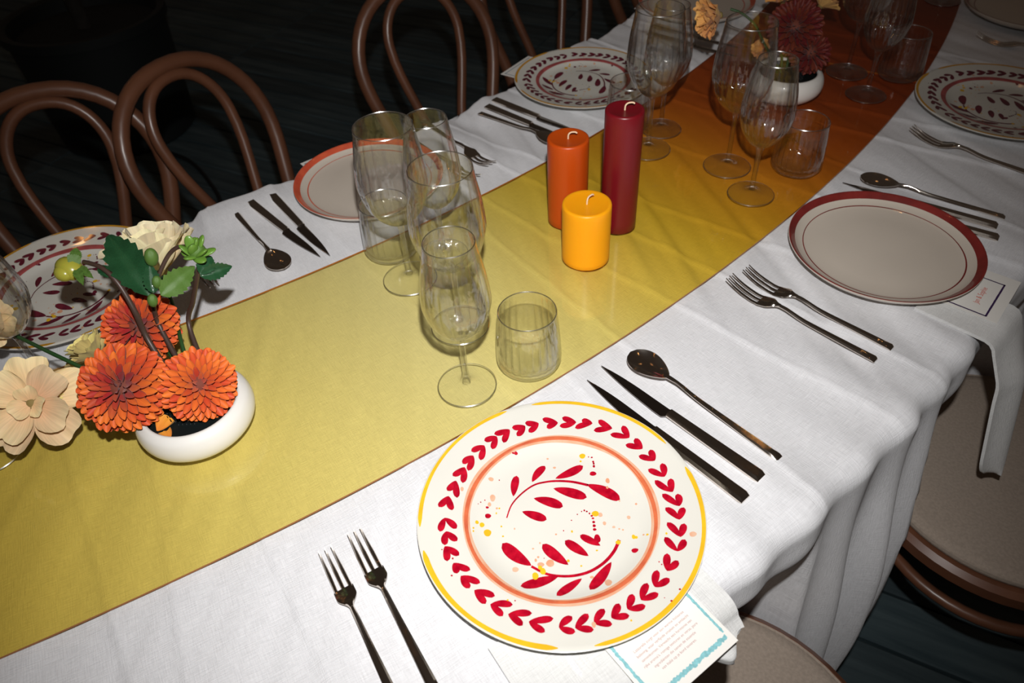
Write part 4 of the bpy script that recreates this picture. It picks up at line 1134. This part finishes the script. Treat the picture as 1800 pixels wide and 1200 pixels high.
SOFT = {k: [soft_petal(q * 7 + 1, .72 if k in ('cream', 'ivory') else .55, M[k]) for q in range(4)] for k in ('cream', 'ivory', 'peach', 'butter')}
def soft_flower(name, label, c, Rd, axis, layers, mk_, group, stem_to=None, rot0=0.0, stem_mat='stem_green', heart=True):
    axis = Vector(axis).normalized(); t = thing(name, label, 'flower', c, 0, group)
    e1 = axis.orthogonal().normalized(); e2 = axis.cross(e1); k0 = 0
    for li, (n, tilt, ln, wd) in enumerate(layers):
        for k in range(n):
            ph = rot0 + 2 * math.pi * (k + .5 * (li % 2)) / n + random.uniform(-.12, .12)
            side = e1 * math.cos(ph) + e2 * math.sin(ph); tl = R(tilt + random.uniform(-6, 6))
            x = side * math.cos(tl) + axis * math.sin(tl); z = axis * math.cos(tl) - side * math.sin(tl); y = z.cross(x)
            q = Matrix((x, y, z)).transposed().to_quaternion()
            part('petal', SOFT[mk_][(k + li) % 4], t, loc=tuple(axis * Rd * .05 * li + axis * .0004 * k), quat=q, scale=(Rd * ln * random.uniform(.93, 1.06), Rd * wd, Rd * ln))
    if heart: part('flower_heart', lathe('flower_heart', [(0, -.02), (.12, 0), (.15, .08), (.09, .16), (0, .18)], 14, M['heart'], sharp=80), t, quat=axis.to_track_quat('Z', 'Y'), scale=Rd)
    if stem_to is not None:
        s = Vector(stem_to) - Vector(c); b = -axis * Rd * .02
        part('stem', tube('stem', spline([b, b - axis * Rd * .5 + s * .15, s * .6, s], 6), .0024, M[stem_mat], 8), t)
    return t
M['heart'] = plain('flower_heart_green', (0.22, 0.16, 0.05), .8)

def leaf(parent, base, tip, width, mat_, n_hint=None, fold_=.25, curl=.12, name='leaf'):
    nu, nv = 25, 7; V = []
    for i in range(nu):
        u = i / (nu - 1); w_ = math.sin(math.pi * u ** .75) ** .85 * (1 + .10 * ((i % 3) - 1)) if 0 < i < nu - 1 else .01
        for j in range(nv):
            v = 2 * j / (nv - 1) - 1
            V.append((u, v * w_ * .5, fold_ * abs(v) * w_ * .5 - curl * (u - .3) ** 2 + (.012 if j == 3 else 0) * (1 - u) + .015 * math.sin(u * 22) * abs(v)))
    me = mk(name, V, grid_faces(nu, nv), mat_, True)
    b, tp = Vector(base), Vector(tip); x = (tp - b); L_ = x.length; x.normalize()
    nh = n_hint or (CAMP - (b + tp) / 2); z = (nh - x * nh.dot(x)).normalized(); y = z.cross(x)
    # nv scale: width relative to length
    return part(name, me, parent, loc=tuple(b - parent.location), quat=Matrix((x, y, z)).transposed().to_quaternion(), scale=(L_, width, L_))
def ellip(parent, c, r, axis, mat_, name='bud'):
    prof = [(0, -1)] + [(math.cos(R(a)), math.sin(R(a))) for a in range(-75, 90, 15)] + [(0, 1)]
    return part(name, lathe(name, prof, 16, mat_, sharp=80), parent, loc=tuple(Vector(c) - parent.location), quat=Vector(axis).to_track_quat('Z', 'Y'), scale=r)

def flower_bowl(x, y, label, z=ZR):
    t = thing('flower_bowl', label, 'bowl', (x, y, TZ + z), 0, 'low white ceramic flower bowls')
    out = smooth_prof([(.034, .0), (.050, .004), (.063, .016), (.0665, .029), (.0635, .042), (.0570, .0485), (.0535, .0490)], 4)
    inn = smooth_prof([(.0535, .0490), (.0515, .047), (.0520, .041), (.0560, .030), (.052, .016), (.040, .008)], 4)
    prof = [(0, 0)] + out + inn[1:]
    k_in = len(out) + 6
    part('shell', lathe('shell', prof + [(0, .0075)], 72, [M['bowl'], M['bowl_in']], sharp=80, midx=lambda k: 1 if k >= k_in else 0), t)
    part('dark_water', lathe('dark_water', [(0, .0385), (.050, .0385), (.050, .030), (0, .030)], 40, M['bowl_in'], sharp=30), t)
    VV = []; FF = []
    for i in range(-7, 8):
        for j in range(-7, 8):
            if i * i + j * j > 42: continue
            V, F = tube_data([(i * .0045, j * .0045, .038), (i * .0045, j * .0045, .044)], [.0009, .0004], 5)
            off = len(VV); VV += V; FF += [tuple(off + q for q in f) for f in F]
    part('pin_holder', mk('pin_holder', VV, FF, M['rubber'], True), t, kind='stuff')
    return t
random.seed(21)
B1 = Vector((-.370, .574, TZ)); B2 = Vector((.540, 1.302, TZ))
flower_bowl(B1.x, B1.y, 'low white ceramic bowl holding orange dahlias on the yellow runner at left')
flower_bowl(B2.x, B2.y, 'low white ceramic bowl under dark red dahlias on the amber runner')
def up(b, dx=0, dy=0, z=.045): return Vector((b.x + dx, b.y + dy, TZ + ZR + z))
GD = 'ball dahlias'
dA = dahlia('orange-red ball dahlia left of the bowl, lowest and largest of the three', on(217, 681, .090), .048, (.00, -.55, .62), GD, n=240, stem_to=up(B1, -.01, .01))
dB = dahlia('bright orange ball dahlia above the white bowl, right of the other two', on(350, 676, .078), .041, (.42, -.50, .62), GD, n=210, inner='dahlia', stem_to=up(B1, .015, .01))
dC = dahlia('orange-red ball dahlia behind the other two, nearest the plate', on(247, 574, .088), .044, (-.05, -.50, .60), GD, n=215, stem_to=up(B1, -.005, .025))
dahlia('dark red ball dahlia at the top, upper one above the right bowl', on(1398, 48, .120), .048, (-.25, -.62, .50), GD, outer='dahlia_deep', inner='dahlia_deep', n=190, stem_to=up(B2, 0, .01))
dahlia('dark red ball dahlia at the top, lower one right of its twin', on(1424, 92, .085), .038, (.15, -.62, .45), GD, outer='dahlia_deep', inner='dahlia_deep', n=110, stem_to=up(B2, .02, .0))
GC = 'pale garden flowers'
soft_flower('poppy', 'large cream flower with ruffled petals seen from behind, above the green leaves', on(284, 482, .108), .066, (-.12, .34, .95), [(5, 38, 1.05, 1.2), (5, 52, 1.0, 1.1), (5, 64, .9, .95)], 'ivory', GC, stem_to=up(B1, -.005, .03), rot0=.4)
soft_flower('poppy', 'open pale peach flower with broad petals at the left edge', on(58, 708, .070), .050, (.25, -.58, .60), [(5, 4, 1.15, 1.15), (4, 14, 1.0, 1.0), (3, 38, .50, .6)], 'cream', GC, stem_to=up(B1, -.03, -.005), rot0=.9)
soft_flower('poppy', 'pale flower petals cut by the left picture edge, end of the long green stem', on(-22, 568, .10), .034, (.3, -.5, .5), [(6, 15, 1, 1.1), (5, 40, .8, .9)], 'cream', GC, stem_to=on(175, 660, .075))
soft_flower('ranunculus', 'butter yellow flower half hidden behind the lowest orange dahlia', on(176, 628, .062), .036, (-.5, .15, .75), [(6, 25, 1, 1.1), (6, 45, .95, 1.0), (5, 62, .8, .9)], 'butter', GC, stem_to=up(B1, -.02, .005))
soft_flower('ranunculus', 'small pale yellow flower seen from the side, between poppy and lowest dahlia', on(143, 690, .060), .024, (-.85, -.1, .25), [(8, 50, 1.1, .55), (8, 62, 1.1, .5), (7, 72, 1.0, .45)], 'butter', GC, stem_to=up(B1, -.025, .0))
fH = soft_flower('ranunculus', 'peach yellow flower hanging sideways at the top behind the wine glass', on(1268, 26, .165), .042, (-.85, -.30, -.05), [(7, 38, 1.1, .9), (7, 52, 1.0, .8), (6, 66, .9, .7)], 'peach', GC)
soft_flower('ranunculus', 'peach yellow flower at the top edge, left of the dark red dahlia', on(1376, 6, .135), .040, (-.2, -.2, .9), [(7, 30, 1.0, .9), (6, 52, .9, .8)], 'peach', GC, stem_to=up(B2, -.005, .02))
soft_flower('ranunculus', 'peach yellow flower at the top edge, right of the dark red dahlia', on(1440, 14, .115), .036, (.5, .1, .6), [(7, 30, 1.0, .9), (6, 52, .9, .8)], 'peach', GC, stem_to=up(B2, .02, .02))
soft_flower('ranunculus', 'small yellow flower seen through the small wine glass, left of the right bowl', on(1342, 88, .070), .026, (-.5, -.6, .4), [(7, 40, 1.0, .9), (6, 60, .9, .8)], 'peach', GC, stem_to=up(B2, -.02, 0))
# stem of the hanging peach flower
ps = [on(1284, 16, .165), on(1305, 24, .158), on(1328, 45, .135), on(1344, 78, .10), up(B2, -.012, .0)]
part('stem', tube('stem', [p - fH.location for p in spline(ps, 6)], .0022, M['stem_green'], 8), fH)

# bud stems and leaves of the left arrangement
GS = 'bud stems in the left bowl'
def stem_thing(label, pts, r0, r1, matn):
    P = [Vector(p) for p in pts]; t = thing('flower_bud_stem', label, 'flower bud', P[0], 0, GS)
    S_ = spline([p - P[0] for p in P], 7); n = len(S_)
    part('stem', tube('stem', S_, [r0 + (r1 - r0) * k / n for k in range(n)], M[matn], 10), t)
    return t
s1 = stem_thing('dark arching stem with one round yellow-green bud, leaning left over the plate', [up(B1, -.012, .012), on(262, 600, .095), on(236, 545, .135), on(207, 497, .165), on(178, 470, .178), on(147, 460, .178)], .0036, .0024, 'stem_dark')
bc = on(122, 472, .172)
ellip(s1, bc, (.0135, .0135, .0175), on(150, 488, .170) - on(95, 458, .170), M['bud'])
ellip(s1, on(112, 480, .172), (.0095, .0095, .0115), on(150, 488, .170) - on(95, 458, .170), M['bud'])
for (b, tp, w_) in (((132, 462, .180), (134, 434, .186), .012), ((140, 470, .178), (163, 488, .176), .010), ((140, 464, .178), (118, 448, .190), .014), ((134, 474, .18), (146, 500, .176), .010)):
    leaf(s1, on(*b), on(*tp), w_, M['leaf_light'], name='sepal')
s2 = stem_thing('dark upright stem with a large dark green leaf and a small light one', [up(B1, .0, .018), on(284, 580, .092), on(270, 540, .122), on(264, 505, .148), on(262, 470, .165)], .0034, .0022, 'stem_dark')
leaf(s2, on(264, 520, .145), on(184, 404, .190), .040, M['leaf'], fold_=.35, curl=.25)
leaf(s2, on(283, 519, .150), on(344, 466, .160), .027, M['leaf_light'], fold_=.3, curl=.3)
leaf(s2, on(270, 515, .150), on(262, 462, .175), .018, M['leaf'], fold_=.4)
leaf(s2, on(190, 488, .170), on(176, 465, .175), .012, M['leaf'], fold_=.4)
for c_, r_ in (((266, 452, .182), .0075), ((276, 496, .160), .0055), ((268, 528, .150), .0055)):
    ellip(s2, on(*c_), (r_, r_, r_ * 1.5), (0.2, .1, 1), M['leaf_light'], name='bud')
sb_ = spline([on(272, 505, .150) - s2.location, on(284, 472, .168) - s2.location, on(298, 446, .182) - s2.location, on(314, 434, .190) - s2.location, on(334, 434, .192) - s2.location], 6)
part('side_stem', tube('side_stem', sb_, .0024, M['stem_dark'], 8), s2)
s3 = stem_thing('dark stem carrying the green bud cluster and a pointed leaf, rightmost', [up(B1, .022, .018), on(333, 575, .085), on(339, 530, .120), on(346, 490, .155), on(351, 460, .178)], .0032, .0024, 'stem_dark')
leaf(s3, on(352, 485, .170), on(410, 467, .165), .018, M['leaf'], fold_=.4, curl=.3)
leaf(s3, on(352, 482, .172), on(372, 448, .178), .020, M['leaf'], fold_=.4, curl=.2)
cc = on(346, 442, .190)
random.seed(5)
M['bud_green'] = plain('light_green_bud', (0.13, 0.27, 0.035), .38, coat=.2, noise=.35, scale=200)
for k in range(11):
    ph = k * 2.4; d = Vector((math.cos(ph) * (.3 + .08 * k), -.2 + math.sin(ph) * (.3 + .06 * k), .9 - .14 * k)).normalized()
    ellip(s3, cc + d * .0105, (.0060, .0026, .0105), (d + Vector((.3, .2, .5))).normalized(), M['bud_green'], name='sepal')
ellip(s3, cc, (.010, .010, .012), (0.1, -.2, 1), M['leaf_light'], name='bud')
# loose petals lying in the bowl
M['petal_loose'] = petal_mat('loose_orange_petal', (.75, .28, .03), (.7, .3, .04), (.75, .2, .03))
lp_ = soft_petal(3, .8, M['petal_loose'], cup=.5)
for k, (px, py, s_) in enumerate(((275, 758, .022), (300, 770, .016))):
    o = thing('loose_petal', 'loose orange petal inside the left white bowl, ' + ('larger one at its left rim' if k == 0 else 'smaller one beside the larger'), 'petal', on(px, py, .047), 0, 'loose petals in the left bowl', mesh=lp_)
    o.scale = (s_, s_, s_); o.rotation_euler = (.3, .2, 1.2 + k * 1.3)
